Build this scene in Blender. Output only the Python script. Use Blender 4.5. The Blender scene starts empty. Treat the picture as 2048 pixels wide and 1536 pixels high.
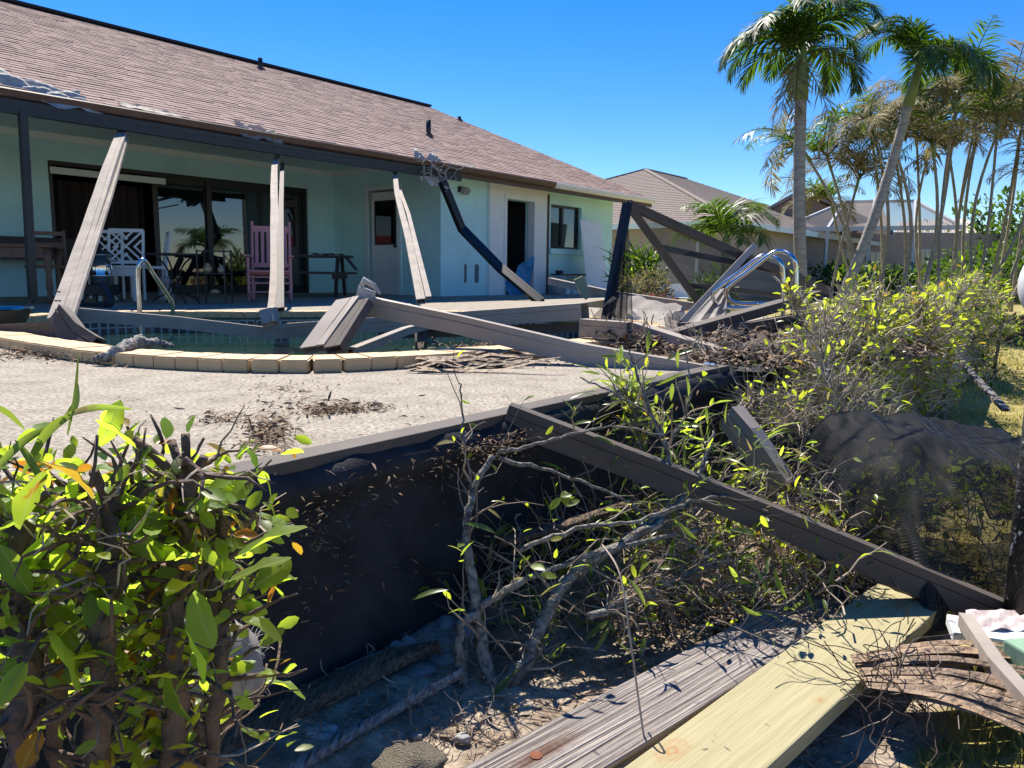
import bpy, bmesh, math, random
import numpy as np
from mathutils import Vector, Matrix, Quaternion, noise as mnoise

random.seed(7); rng = np.random.default_rng(11)
sc = bpy.context.scene
COL = sc.collection
R = math.radians
# ------------------------------------------------------------------ camera
FPX, CX, CY = 1540.0, 1024.0, 768.0          # focal length and centre in photo pixels (2048 x 1536)
CAM = Vector((0, 0, 0.42)); HOR = 548.0; ROLL = R(0.7)
pit = math.atan((CY - HOR) / FPX)
c_f = Vector((0, math.cos(pit), -math.sin(pit)))
r0 = Vector((1, 0, 0)); d0 = c_f.cross(r0)
c_r = r0 * math.cos(ROLL) - d0 * math.sin(ROLL)
c_d = d0 * math.cos(ROLL) + r0 * math.sin(ROLL)
cam_data = bpy.data.cameras.new('camera'); cam = bpy.data.objects.new('camera', cam_data); COL.objects.link(cam)
cam_data.sensor_fit = 'HORIZONTAL'; cam_data.sensor_width = 36.0; cam_data.lens = 36.0 * FPX / 2048.0
cam_data.clip_start = 0.02; cam_data.clip_end = 3000
M3 = Matrix((c_r, -c_d, -c_f)).transposed()
cam.matrix_world = Matrix.Translation(CAM) @ M3.to_4x4()
sc.camera = cam
# ------------------------------------------------------------------ world, sun, exposure
SUN_EL, SUN_AZ = R(52), R(-18)               # azimuth from +Y towards +X
to_sun = Vector((math.sin(SUN_AZ) * math.cos(SUN_EL), math.cos(SUN_AZ) * math.cos(SUN_EL), math.sin(SUN_EL)))
world = bpy.data.worlds.new('World'); sc.world = world; world.use_nodes = True
wn = world.node_tree.nodes; wl = world.node_tree.links
for n in list(wn): wn.remove(n)
wo = wn.new('ShaderNodeOutputWorld'); bg = wn.new('ShaderNodeBackground'); sky = wn.new('ShaderNodeTexSky')
sky.sky_type = 'NISHITA'; sky.sun_disc = False; sky.sun_elevation = SUN_EL; sky.sun_rotation = SUN_AZ
sky.altitude = 0; sky.air_density = 1.0; sky.dust_density = 0.0; sky.ozone_density = 6.0
hs = wn.new('ShaderNodeHueSaturation'); hs.inputs['Hue'].default_value = .511; hs.inputs['Saturation'].default_value = 1.33
wl.new(sky.outputs[0], hs.inputs['Color']); wl.new(hs.outputs[0], bg.inputs[0]); wl.new(bg.outputs[0], wo.inputs[0])
bg.inputs[1].default_value = 0.09
sun_d = bpy.data.lights.new('sun', 'SUN'); sun_d.energy = 5.0; sun_d.angle = R(0.53); sun_d.color = (1.0, 0.93, 0.82)
sun = bpy.data.objects.new('sun', sun_d); COL.objects.link(sun)
sun.rotation_euler = (-to_sun).to_track_quat('-Z', 'Y').to_euler()
sc.view_settings.view_transform = 'Standard'; sc.view_settings.look = 'None'
sc.view_settings.exposure = 0.88; sc.view_settings.gamma = 1.0; sc.view_settings.use_curve_mapping = False
sc.cycles.use_denoising = True
sc.cycles.max_bounces = 8; sc.cycles.transparent_max_bounces = 16
try: sc.cycles.denoiser = 'OPENIMAGEDENOISE'
except Exception: pass

# ------------------------------------------------------------------ geometry helpers
def ray(x, y): return c_r * ((x - CX) / FPX) + c_d * ((y - CY) / FPX) + c_f
def onz(x, y, z=0.0):
    d = ray(x, y); return CAM + d * ((z - CAM.z) / d.z)
def aty(x, y, Y):
    d = ray(x, y); return CAM + d * (Y / d.y)
TH = R(38.5); AU = Vector((math.sin(TH), math.cos(TH), 0)); NV = Vector((math.cos(TH), -math.sin(TH), 0)); UP = Vector((0, 0, 1))
def W(u, v, z=0.0): return AU * u + NV * v + UP * z       # house frame: u along the house, v out towards the canal
def onv(x, y, v):
    d = ray(x, y); return CAM + d * ((v - CAM.dot(NV)) / d.dot(NV))

class MB:
    def __init__(s): s.v = []; s.f = []; s.m = []; s.mi = 0
    def add(s, vs, fs):
        b = len(s.v); s.v.extend([tuple(p) for p in vs]); s.f.extend([tuple(i + b for i in f) for f in fs]); s.m.extend([s.mi] * len(fs)); return s
    def box(s, c, size, ax=None):
        c = Vector(c); X, Y, Z = ax if ax else (Vector((1, 0, 0)), Vector((0, 1, 0)), UP)
        a, b, d = size[0] / 2, size[1] / 2, size[2] / 2
        vs = [c + X * (a * i) + Y * (b * j) + Z * (d * k) for k in (-1, 1) for j in (-1, 1) for i in (-1, 1)]
        return s.add(vs, [(0, 2, 3, 1), (4, 5, 7, 6), (0, 1, 5, 4), (2, 6, 7, 3), (0, 4, 6, 2), (1, 3, 7, 5)])
    def hbox(s, u0, u1, v0, v1, z0, z1):                    # box in the house frame
        return s.box(W((u0 + u1) / 2, (v0 + v1) / 2, (z0 + z1) / 2), (abs(u1 - u0), abs(v1 - v0), abs(z1 - z0)), (AU, NV, UP))
    def bar(s, p, q, w, h, up=UP):
        p = Vector(p); q = Vector(q); d = (q - p); L = d.length; d.normalize()
        sd = d.cross(up)
        if sd.length < 1e-4: sd = d.cross(Vector((1, 0, 0)))
        sd.normalize(); u2 = sd.cross(d)
        return s.box((p + q) / 2, (w, L, h), (sd, d, u2))
    def tube(s, pts, rad, n=6, cap=True):
        pts = [Vector(p) for p in pts]; k = len(pts)
        if not hasattr(rad, '__len__'): rad = [rad] * k
        vs = []; ref = None
        for i in range(k):
            d = (pts[min(i + 1, k - 1)] - pts[max(i - 1, 0)])
            if d.length < 1e-9: d = Vector((0, 0, 1))
            d.normalize()
            if ref is None: ref = d.orthogonal().normalized()
            a = ref - d * ref.dot(d)
            if a.length < 1e-5: a = d.orthogonal()
            a.normalize(); ref = a; b = d.cross(a)
            for j in range(n):
                t = 2 * math.pi * j / n; vs.append(pts[i] + (a * math.cos(t) + b * math.sin(t)) * rad[i])
        fs = [(i * n + j, i * n + (j + 1) % n, (i + 1) * n + (j + 1) % n, (i + 1) * n + j) for i in range(k - 1) for j in range(n)]
        if cap: fs += [tuple(range(n - 1, -1, -1)), tuple((k - 1) * n + j for j in range(n))]
        return s.add(vs, fs)
    def lathe(s, c, prof, n=20):
        c = Vector(c); k = len(prof)
        vs = [c + Vector((r * math.cos(2 * math.pi * j / n), r * math.sin(2 * math.pi * j / n), z)) for r, z in prof for j in range(n)]
        fs = [(i * n + j, i * n + (j + 1) % n, (i + 1) * n + (j + 1) % n, (i + 1) * n + j) for i in range(k - 1) for j in range(n)]
        fs += [tuple(range(n - 1, -1, -1)), tuple((k - 1) * n + j for j in range(n))]
        return s.add(vs, fs)
    def beam(s, pts, w, h, up=UP, wall=0.004, jit=0.0):     # hollow extruded aluminium beam with a groove on each broad side
        pts = [Vector(p) for p in pts]; k = len(pts); a, b = w / 2, h / 2; g = min(0.005, w * .12); y0, y1 = b * .30, b * .37
        if not isinstance(up, (list, tuple)): up = [up] * k
        prof = [(-a, -b), (a, -b), (a, y0), (a - g, y0), (a - g, y1), (a, y1), (a, b), (-a, b), (-a, y1), (-a + g, y1), (-a + g, y0), (-a, y0)]
        fx, fy = 1 - 2 * (wall + g) / w, 1 - 2 * wall / h
        inn = [(math.copysign(min(abs(x), a) * 1, x) * fx if abs(x) > 0 else 0, y * fy) for x, y in prof]
        n = len(prof); vs = []
        for i in range(k):
            d = (pts[min(i + 1, k - 1)] - pts[max(i - 1, 0)]).normalized()
            sd = d.cross(Vector(up[i])).normalized(); u2 = sd.cross(d)
            for P in (prof, inn):
                for x, y in P:
                    vs.append(pts[i] + sd * (x + random.uniform(-jit, jit)) + u2 * (y + random.uniform(-jit, jit)))
        fs = []
        for i in range(k - 1):
            o = i * 2 * n; o2 = (i + 1) * 2 * n
            for j in range(n):
                j2 = (j + 1) % n
                fs.append((o + j, o + j2, o2 + j2, o2 + j)); fs.append((o + n + j2, o + n + j, o2 + n + j, o2 + n + j2))
        for o, fl in ((0, 1), ((k - 1) * 2 * n, 0)):
            for j in range(n):
                j2 = (j + 1) % n; q = (o + j, o + n + j, o + n + j2, o + j2)
                fs.append(q if fl else q[::-1])
        return s.add(vs, fs)
    def grid(s, fn, nx, ny):
        vs = [fn(i / nx, j / ny) for j in range(ny + 1) for i in range(nx + 1)]
        fs = [(j * (nx + 1) + i, j * (nx + 1) + i + 1, (j + 1) * (nx + 1) + i + 1, (j + 1) * (nx + 1) + i) for j in range(ny) for i in range(nx)]
        return s.add(vs, fs)
    def prism(s, poly, vec):                                # extrude a planar polygon (3D points) by vec
        poly = [Vector(p) for p in poly]; n = len(poly); vec = Vector(vec)
        vs = poly + [p + vec for p in poly]
        fs = [tuple(range(n))[::-1], tuple(range(n, 2 * n))] + [(i, (i + 1) % n, n + (i + 1) % n, n + i) for i in range(n)]
        return s.add(vs, fs)
    def mesh(s, name, mats, smooth=False, off=Vector((0, 0, 0))):
        me = bpy.data.meshes.new(name)
        o = tuple(off); me.from_pydata([(x - o[0], y - o[1], z - o[2]) for x, y, z in s.v], [], s.f)
        for m in (mats if isinstance(mats, (list, tuple)) else [mats]): me.materials.append(m)
        if any(s.m): me.polygons.foreach_set('material_index', s.m)
        if smooth: me.polygons.foreach_set('use_smooth', [True] * len(s.f))
        me.update(); return me

WL = {}
def thing(name, label, cat, loc, group=None):
    o = bpy.data.objects.new(name, None); COL.objects.link(o); o.empty_display_size = 0.1
    o.location = loc; WL[o] = Vector(loc); tag(o, label, cat, group); return o
def tag(o, label=None, cat=None, group=None, kind=None):
    if label: o['label'] = label
    if cat: o['category'] = cat
    if group: o['group'] = group
    if kind: o['kind'] = kind
    return o
def part(name, mb, mat, parent=None, smooth=False, bevel=0, loc=None):
    off = WL[parent] if parent else (Vector(loc) if loc is not None else Vector((0, 0, 0)))
    me = mb.mesh(name, mat, smooth, off); o = bpy.data.objects.new(name, me); COL.objects.link(o)
    if parent: o.parent = parent
    elif loc is not None: o.location = off
    WL[o] = off
    if bevel:
        b = o.modifiers.new('bevel', 'BEVEL'); b.width = bevel; b.segments = 2; b.limit_method = 'ANGLE'
    return o
def solo(name, mb, mat, label, cat, group=None, smooth=False, bevel=0, loc=None):
    if loc is None:
        a = np.array(mb.v); loc = Vector(((a[:, 0].min() + a[:, 0].max()) / 2, (a[:, 1].min() + a[:, 1].max()) / 2, a[:, 2].min()))
    return tag(part(name, mb, mat, None, smooth, bevel, loc), label, cat, group)
def structure(name, mb, mat, smooth=False): return tag(part(name, mb, mat, None, smooth), kind='structure')
def place(name, me, parent, M):                             # a piece that shares mesh data; M = world matrix
    o = bpy.data.objects.new(name, me); COL.objects.link(o)
    if parent: o.parent = parent; o.matrix_local = Matrix.Translation(-WL[parent]) @ M
    else: o.matrix_world = M
    return o
def smooth_line(pts, n=6, closed=False):                     # Catmull-Rom
    P = [Vector(p) for p in pts]; k = len(P); out = []
    for i in range(k if closed else k - 1):
        if closed: a, b, c, d = P[i - 1], P[i], P[(i + 1) % k], P[(i + 2) % k]
        else: a, b, c, d = P[max(i - 1, 0)], P[i], P[i + 1], P[min(i + 2, k - 1)]
        for j in range(n):
            t = j / n
            out.append(0.5 * ((2 * b) + (c - a) * t + (2 * a - 5 * b + 4 * c - d) * t * t + (3 * b - a - 3 * c + d) * t ** 3))
    if not closed: out.append(P[-1])
    return out
def resample(pts, step, closed=False):
    P = pts + ([pts[0]] if closed else []); out = []; acc = 0.0; nxt = 0.0
    for a, b in zip(P, P[1:]):
        L = (b - a).length
        while nxt <= acc + L and L > 0:
            t = (nxt - acc) / L; out.append((a + (b - a) * t, (b - a).normalized())); nxt += step
        acc += L
    return out
def np_mesh(name, V, F, mat, parent=None, smooth=False, loc=None):
    """V (n,3); F (m,3) or (m,4) integer array"""
    off = WL[parent] if parent else (Vector(loc) if loc is not None else Vector((0, 0, 0)))
    V = np.asarray(V, dtype=np.float32) - np.array(off, dtype=np.float32)
    F = np.asarray(F, dtype=np.int32); m, k = F.shape
    me = bpy.data.meshes.new(name); me.vertices.add(len(V)); me.vertices.foreach_set('co', V.ravel())
    me.loops.add(m * k); me.loops.foreach_set('vertex_index', F.ravel())
    me.polygons.add(m); me.polygons.foreach_set('loop_start', np.arange(0, m * k, k, dtype=np.int32))
    me.polygons.foreach_set('loop_total', np.full(m, k, dtype=np.int32))
    if smooth: me.polygons.foreach_set('use_smooth', np.ones(m, dtype=bool))
    me.materials.append(mat); me.update(calc_edges=True); me.validate()
    o = bpy.data.objects.new(name, me); COL.objects.link(o)
    if parent: o.parent = parent
    elif loc is not None: o.location = off
    WL[o] = off
    return o
# one leaf: base at the origin, along +Y, upper side +Z, unit length
def leaf_geo(w=0.36, fold=0.12, curl=0.18, rows=(0.18, 0.5, 0.82), prof=(0.62, 1.0, 0.66), wave=0.0):
    v = [(0, 0, 0)]
    for t, p in zip(rows, prof):
        z = -curl * t * t
        v += [(-w / 2 * p, t, z + fold * p * .5 + wave * math.sin(t * 13)), (0, t, z), (w / 2 * p, t, z + fold * p * .5 + wave * math.sin(t * 11 + 1.7))]
    v.append((0, 1, -curl))
    f = [(0, 2, 1), (0, 3, 2)]
    for r in range(len(rows) - 1):
        a = 1 + 3 * r; b = a + 3
        f += [(a, a + 1, b + 1), (a, b + 1, b), (a + 1, a + 2, b + 2), (a + 1, b + 2, b + 1)]
    a = 1 + 3 * (len(rows) - 1); e = len(v) - 1
    f += [(a, a + 1, e), (a + 1, a + 2, e)]
    return np.array(v, float), np.array(f)
def frames(dirs, ups):
    y = dirs / (np.linalg.norm(dirs, axis=1, keepdims=True) + 1e-9)
    x = np.cross(y, ups); x /= (np.linalg.norm(x, axis=1, keepdims=True) + 1e-9)
    z = np.cross(x, y); return np.stack([x, y, z], axis=2)       # columns are the axes
def scatter(geo, pos, dirs, ups, size):
    V, F = geo; Rm = frames(dirs, ups)
    out = np.einsum('nij,kj->nki', Rm, V) * size[:, None, None] + pos[:, None, :]
    n, k = len(pos), len(V)
    return out.reshape(-1, 3), (F[None] + (np.arange(n) * k)[:, None, None]).reshape(-1, F.shape[1])
def rdir(n, up=0.3, r=None):
    r = r or rng; d = r.normal(size=(n, 3)); d[:, 2] = d[:, 2] * .7 + up; return d / np.linalg.norm(d, axis=1, keepdims=True)
def twig(p, d, L, n=4, wob=0.25, lift=0.0):
    p = Vector(p); d = Vector(d).normalized(); out = [p.copy()]
    for i in range(n):
        d = (d + Vector((random.gauss(0, wob), random.gauss(0, wob), random.gauss(0, wob) + lift))).normalized()
        p = p + d * (L / n); out.append(p.copy())
    return out

# ------------------------------------------------------------------ materials
def mat(name, col=(.5, .5, .5), rough=.6, metal=0.0, spec=.5, var=0.0, vscale=8.0, bump=0.0, bscale=40.0, col2=None, mix=None, randcol=0.0, island=0.0, coat=0.0, stretch=None, ior=None, dist=0.02, contrast=1.0):
    m = bpy.data.materials.new(name); m.use_nodes = True; nt = m.node_tree; N = nt.nodes; Lk = nt.links
    b = N['Principled BSDF']; b.inputs['Base Color'].default_value = (*col, 1); b.inputs['Roughness'].default_value = rough
    b.inputs['Metallic'].default_value = metal; b.inputs['Specular IOR Level'].default_value = spec
    if coat: b.inputs['Coat Weight'].default_value = coat
    if ior: b.inputs['IOR'].default_value = ior
    tc = N.new('ShaderNodeTexCoord'); src = tc.outputs['Object']
    if stretch:
        mp = N.new('ShaderNodeMapping'); mp.inputs['Scale'].default_value = stretch; Lk.new(src, mp.inputs[0]); src = mp.outputs[0]
    cur = None
    if col2 is not None or var:
        nz = N.new('ShaderNodeTexNoise'); nz.inputs['Scale'].default_value = vscale; nz.inputs['Detail'].default_value = 8; nz.inputs['Roughness'].default_value = .62
        Lk.new(src, nz.inputs['Vector'])
        rp = N.new('ShaderNodeValToRGB'); c2 = col2 if col2 is not None else tuple(c * (1 - var) for c in col)
        c1 = col if col2 is not None else tuple(min(1, c * (1 + var)) for c in col)
        w = .2 / contrast
        rp.color_ramp.elements[0].position = .5 - w; rp.color_ramp.elements[0].color = (*c2, 1)
        rp.color_ramp.elements[1].position = .5 + w; rp.color_ramp.elements[1].color = (*c1, 1)
        Lk.new(nz.outputs[0], rp.inputs[0]); cur = rp.outputs[0]
    if randcol or island:
        h = N.new('ShaderNodeHueSaturation'); oi = N.new('ShaderNodeObjectInfo'); ge = N.new('ShaderNodeNewGeometry')
        ad = N.new('ShaderNodeMath'); ad.operation = 'ADD'; Lk.new(oi.outputs['Random'], ad.inputs[0]); Lk.new(ge.outputs['Random Per Island'], ad.inputs[1])
        fr = N.new('ShaderNodeMath'); fr.operation = 'FRACT'; Lk.new(ad.outputs[0], fr.inputs[0])
        mr = N.new('ShaderNodeMapRange'); k = randcol or island; mr.inputs[3].default_value = 1 - k; mr.inputs[4].default_value = 1 + k
        Lk.new(fr.outputs[0], mr.inputs[0]); Lk.new(mr.outputs[0], h.inputs['Value'])
        if cur is not None: Lk.new(cur, h.inputs['Color'])
        else: h.inputs['Color'].default_value = (*col, 1)
        cur = h.outputs[0]
    if cur is not None: Lk.new(cur, b.inputs['Base Color'])
    if bump:
        n2 = N.new('ShaderNodeTexNoise'); n2.inputs['Scale'].default_value = bscale; n2.inputs['Detail'].default_value = 6; Lk.new(src, n2.inputs['Vector'])
        bp = N.new('ShaderNodeBump'); bp.inputs['Strength'].default_value = bump; bp.inputs['Distance'].default_value = dist
        Lk.new(n2.outputs[0], bp.inputs['Height']); Lk.new(bp.outputs[0], b.inputs['Normal'])
    return m
def leafmat(name, top, back, spots=None, rough=.35, trans=.5, var=.35, veins=False):
    """leaf: reflects from its surface, lets light through, dry blotches in the colour itself"""
    m = bpy.data.materials.new(name); m.use_nodes = True; nt = m.node_tree; N = nt.nodes; Lk = nt.links
    b = N['Principled BSDF']; out = N['Material Output']; b.inputs['Roughness'].default_value = rough
    oi = N.new('ShaderNodeObjectInfo'); ge = N.new('ShaderNodeNewGeometry')
    ad = N.new('ShaderNodeMath'); ad.operation = 'ADD'; Lk.new(oi.outputs['Random'], ad.inputs[0]); Lk.new(ge.outputs['Random Per Island'], ad.inputs[1])
    fr = N.new('ShaderNodeMath'); fr.operation = 'FRACT'; Lk.new(ad.outputs[0], fr.inputs[0])
    tr = N.new('ShaderNodeBsdfTranslucent'); mx = N.new('ShaderNodeMixShader'); mx.inputs[0].default_value = trans
    def chain(col):
        rp = N.new('ShaderNodeValToRGB'); e = rp.color_ramp.elements
        e[0].position = 0; e[0].color = (*[c * (1 - var) for c in col], 1); e[1].position = .75; e[1].color = (*[c * (1 + var) for c in col], 1)
        if spots:
            x = e.new(.86); x.color = (*[c * (1 + var) for c in col], 1); y = e.new(.97); y.color = (*spots, 1)
        Lk.new(fr.outputs[0], rp.inputs[0]); cur = rp.outputs[0]
        if spots:
            tc = N.new('ShaderNodeTexCoord'); nz = N.new('ShaderNodeTexNoise'); nz.inputs['Scale'].default_value = 28; nz.inputs['Detail'].default_value = 3
            Lk.new(ge.outputs['Position'], nz.inputs['Vector'])
            r2 = N.new('ShaderNodeValToRGB'); r2.color_ramp.elements[0].position = .66; r2.color_ramp.elements[1].position = .74
            Lk.new(nz.outputs[0], r2.inputs[0]); mc = N.new('ShaderNodeMix'); mc.data_type = 'RGBA'
            Lk.new(r2.outputs[0], mc.inputs[0]); Lk.new(cur, mc.inputs[6]); mc.inputs[7].default_value = (*spots, 1); cur = mc.outputs[2]
        if veins:                                          # pale midrib and side veins, in the leaf's own coordinates
            tv = N.new('ShaderNodeTexCoord'); sp = N.new('ShaderNodeSeparateXYZ'); Lk.new(tv.outputs['Object'], sp.inputs[0])
            ab = N.new('ShaderNodeMath'); ab.operation = 'ABSOLUTE'; Lk.new(sp.outputs[0], ab.inputs[0])
            m1 = N.new('ShaderNodeMapRange'); m1.inputs[1].default_value = .008; m1.inputs[2].default_value = .02; m1.inputs[3].default_value = 1; m1.inputs[4].default_value = 0; Lk.new(ab.outputs[0], m1.inputs[0])
            mu = N.new('ShaderNodeMath'); mu.operation = 'MULTIPLY_ADD'; mu.inputs[1].default_value = -.9; Lk.new(ab.outputs[0], mu.inputs[0]); Lk.new(sp.outputs[1], mu.inputs[2])
            ml = N.new('ShaderNodeMath'); ml.operation = 'MULTIPLY'; ml.inputs[1].default_value = 62; Lk.new(mu.outputs[0], ml.inputs[0])
            sn = N.new('ShaderNodeMath'); sn.operation = 'SINE'; Lk.new(ml.outputs[0], sn.inputs[0])
            m2 = N.new('ShaderNodeMapRange'); m2.inputs[1].default_value = .93; m2.inputs[2].default_value = 1; m2.inputs[4].default_value = .45; Lk.new(sn.outputs[0], m2.inputs[0])
            mm = N.new('ShaderNodeMath'); mm.operation = 'MAXIMUM'; Lk.new(m1.outputs[0], mm.inputs[0]); Lk.new(m2.outputs[0], mm.inputs[1])
            m3 = N.new('ShaderNodeMath'); m3.operation = 'MULTIPLY'; m3.inputs[1].default_value = .6; Lk.new(mm.outputs[0], m3.inputs[0])
            mv = N.new('ShaderNodeMix'); mv.data_type = 'RGBA'; Lk.new(m3.outputs[0], mv.inputs[0]); Lk.new(cur, mv.inputs[6]); mv.inputs[7].default_value = (.45, .55, .18, 1); cur = mv.outputs[2]
        return cur
    Lk.new(chain(top), b.inputs['Base Color']); Lk.new(chain(back), tr.inputs['Color'])
    Lk.new(b.outputs[0], mx.inputs[1]); Lk.new(tr.outputs[0], mx.inputs[2]); Lk.new(mx.outputs[0], out.inputs[0])
    return m
def screenmat(name, col, dens, rough=.7, vary=.12, scale=9):
    m = bpy.data.materials.new(name); m.use_nodes = True; nt = m.node_tree; N = nt.nodes; Lk = nt.links
    b = N['Principled BSDF']; out = N['Material Output']; b.inputs['Base Color'].default_value = (*col, 1); b.inputs['Roughness'].default_value = rough
    b.inputs['Specular IOR Level'].default_value = .3
    t = N.new('ShaderNodeBsdfTransparent'); mx = N.new('ShaderNodeMixShader')
    tl = N.new('ShaderNodeBsdfTranslucent'); tl.inputs[0].default_value = (*[c * .6 for c in col], 1); ms = N.new('ShaderNodeMixShader'); ms.inputs[0].default_value = .3
    nz = N.new('ShaderNodeTexNoise'); nz.inputs['Scale'].default_value = scale; nz.inputs['Detail'].default_value = 5
    tc = N.new('ShaderNodeTexCoord'); Lk.new(tc.outputs['Object'], nz.inputs['Vector'])
    mr = N.new('ShaderNodeMapRange'); mr.inputs[3].default_value = dens - vary; mr.inputs[4].default_value = dens + vary; Lk.new(nz.outputs[0], mr.inputs[0])
    Lk.new(mr.outputs[0], mx.inputs[0]); Lk.new(b.outputs[0], ms.inputs[1]); Lk.new(tl.outputs[0], ms.inputs[2])
    Lk.new(t.outputs[0], mx.inputs[1]); Lk.new(ms.outputs[0], mx.inputs[2]); Lk.new(mx.outputs[0], out.inputs[0]); return m
def mixmat(name, layers, attr=None, rough=.9, bump=.3, bscale=60, bdist=.02, lo=.36):
    """layers: list of (colour_a, colour_b, scale); attr: vertex attribute that blends layer 0 into layer 1"""
    m = bpy.data.materials.new(name); m.use_nodes = True; nt = m.node_tree; N = nt.nodes; Lk = nt.links
    b = N['Principled BSDF']; b.inputs['Roughness'].default_value = rough; b.inputs['Specular IOR Level'].default_value = .2
    tc = N.new('ShaderNodeTexCoord'); outs = []
    for a, c, s in layers:
        nz = N.new('ShaderNodeTexNoise'); nz.inputs['Scale'].default_value = s; nz.inputs['Detail'].default_value = 10; nz.inputs['Roughness'].default_value = .7
        Lk.new(tc.outputs['Object'], nz.inputs['Vector']); rp = N.new('ShaderNodeValToRGB')
        rp.color_ramp.elements[0].position = lo; rp.color_ramp.elements[0].color = (*a, 1); rp.color_ramp.elements[1].position = 1 - lo; rp.color_ramp.elements[1].color = (*c, 1)
        Lk.new(nz.outputs[0], rp.inputs[0]); outs.append(rp.outputs[0])
    cur = outs[0]
    if attr:
        at = N.new('ShaderNodeAttribute'); at.attribute_name = attr; nz = N.new('ShaderNodeTexNoise'); nz.inputs['Scale'].default_value = 7; nz.inputs['Detail'].default_value = 6
        Lk.new(tc.outputs['Object'], nz.inputs['Vector'])
        ad = N.new('ShaderNodeMath'); ad.operation = 'ADD'; Lk.new(at.outputs['Fac'], ad.inputs[0]); Lk.new(nz.outputs[0], ad.inputs[1])
        mr = N.new('ShaderNodeMapRange'); mr.inputs[1].default_value = .85; mr.inputs[2].default_value = 1.1; Lk.new(ad.outputs[0], mr.inputs[0])
        mc = N.new('ShaderNodeMix'); mc.data_type = 'RGBA'; Lk.new(mr.outputs[0], mc.inputs[0]); Lk.new(outs[0], mc.inputs[6]); Lk.new(outs[1], mc.inputs[7]); cur = mc.outputs[2]
    Lk.new(cur, b.inputs['Base Color'])
    n2 = N.new('ShaderNodeTexNoise'); n2.inputs['Scale'].default_value = bscale; n2.inputs['Detail'].default_value = 8; Lk.new(tc.outputs['Object'], n2.inputs['Vector'])
    bp = N.new('ShaderNodeBump'); bp.inputs['Strength'].default_value = bump; bp.inputs['Distance'].default_value = bdist
    Lk.new(n2.outputs[0], bp.inputs['Height']); Lk.new(bp.outputs[0], b.inputs['Normal']); return m

m_wall = mat('mint_stucco', (.53, .82, .82), .85, var=.09, vscale=1.6, bump=.25, bscale=90, dist=.01)
m_ceil = mat('lanai_ceiling', (.62, .80, .76), .8, var=.05, vscale=2)
m_white = mat('white_paint', (.78, .79, .78), .45, var=.05, vscale=5)
m_trim = mat('pale_trim', (.74, .84, .81), .55, var=.05, vscale=5)
m_shingle = mat('shingle', (.31, .215, .185), .92, var=.22, vscale=30, bump=.5, bscale=260, island=.16, spec=.2, dist=.006)
m_shingle_n = mat('neighbour_shingle', (.27, .22, .185), .92, var=.3, vscale=18, spec=.2)
m_brown = mat('brown_fascia', (.10, .055, .042), .5, var=.2, vscale=6)
m_black = mat('black_frame', (.018, .017, .018), .4, var=.2, vscale=10)
m_bronze = mat('faded_bronze_aluminium', (.37, .31, .25), .55, .1, var=.16, vscale=3, bump=.05, bscale=10, col2=(.28, .235, .19))
m_bronze_d = mat('dark_bronze_aluminium', (.10, .083, .07), .7, .0, .25, var=.2, vscale=6, bump=.1, bscale=14)
m_bronze_l = mat('sunlit_bronze_aluminium', (.34, .295, .25), .8, .0, .2, var=.2, vscale=6, bump=.12, bscale=12)  # same faded bronze, with the hanging beams' sunlit look put into the colour
m_steel = mat('stainless_steel', (.62, .62, .62), .16, 1.0, bump=.03, bscale=30)
m_pot = mat('polished_pot', (.7, .68, .66), .12, 1.0)
m_glass = mat('dark_glass', (.006, .008, .010), .02, spec=.9, ior=1.75)
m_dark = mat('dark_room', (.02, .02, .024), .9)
m_curtain = mat('dark_curtain', (.045, .032, .03), .9)
m_deck = mixmat('aggregate_concrete', [((.20, .17, .13), (.47, .42, .345), 75), ((.15, .125, .095), (.36, .315, .25), 60)], 'stain', .88, .9, 90, .006, .42)
m_coping = mat('cream_coping', (.56, .39, .205), .7, var=.08, vscale=14, randcol=.06, bump=.15, bscale=60, dist=.004)
m_tile_l = mat('pool_tile_frame', (.42, .44, .40), .25)
m_tile_d = mat('pool_tile_dark', (.03, .05, .06), .15)
m_shell = mat('pool_plaster', (.10, .18, .16), .7, var=.2, vscale=4)
m_water = mat('murky_pool_water', (.012, .035, .026), .02, spec=.6, ior=1.33, bump=.05, bscale=5, dist=.05)
m_canal = mat('canal_water', (.02, .04, .045), .06, ior=1.33, bump=.2, bscale=3, dist=.1)
m_ground = mixmat('soil_and_lawn', [((.17, .128, .092), (.46, .38, .285), 11), ((.20, .19, .05), (.46, .37, .15), 5)], 'lawn', .95, .6, 40, .03)
m_screen = screenmat('black_insect_screen', (.022, .022, .025), .55)
m_screen_f = screenmat('frame_insect_screen', (.075, .073, .072), .60, vary=.06, scale=30)
m_screen_t = screenmat('thin_insect_screen', (.010, .010, .011), .66, vary=.08, scale=40)
m_screen_g = screenmat('sunlit_insect_screen', (.40, .37, .34), .80)  # lighter copy of the screen, its sunlit look put into the colour
m_rag = mat('torn_screen_rag', (.40, .38, .35), .9, var=.3, vscale=20)
m_rag_d = mat('grey_screen_rag', (.24, .23, .21), .9, var=.5, vscale=40, bump=.8, bscale=60)
m_strand = mat('screen_strand', (.065, .065, .063), .6)
m_wrap = mat('black_screen_on_wall', (.022, .022, .026), .75, var=.6, vscale=7, bump=.45, bscale=160, dist=.004, spec=.25)
m_bark_g = mat('lichen_bark', (.30, .285, .24), .9, vscale=60, col2=(.085, .068, .053), bump=.6, bscale=70, contrast=1.6)
m_bark = mat('brown_bark', (.13, .085, .062), .85, var=.4, vscale=35, bump=.6, bscale=80)
m_twig = mat('dry_twig', (.27, .215, .16), .85, var=.4, vscale=9, island=.55)
m_twig_h = mat('pale_hedge_twig', (.40, .335, .25), .85, var=.4, vscale=9, island=.5)
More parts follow.
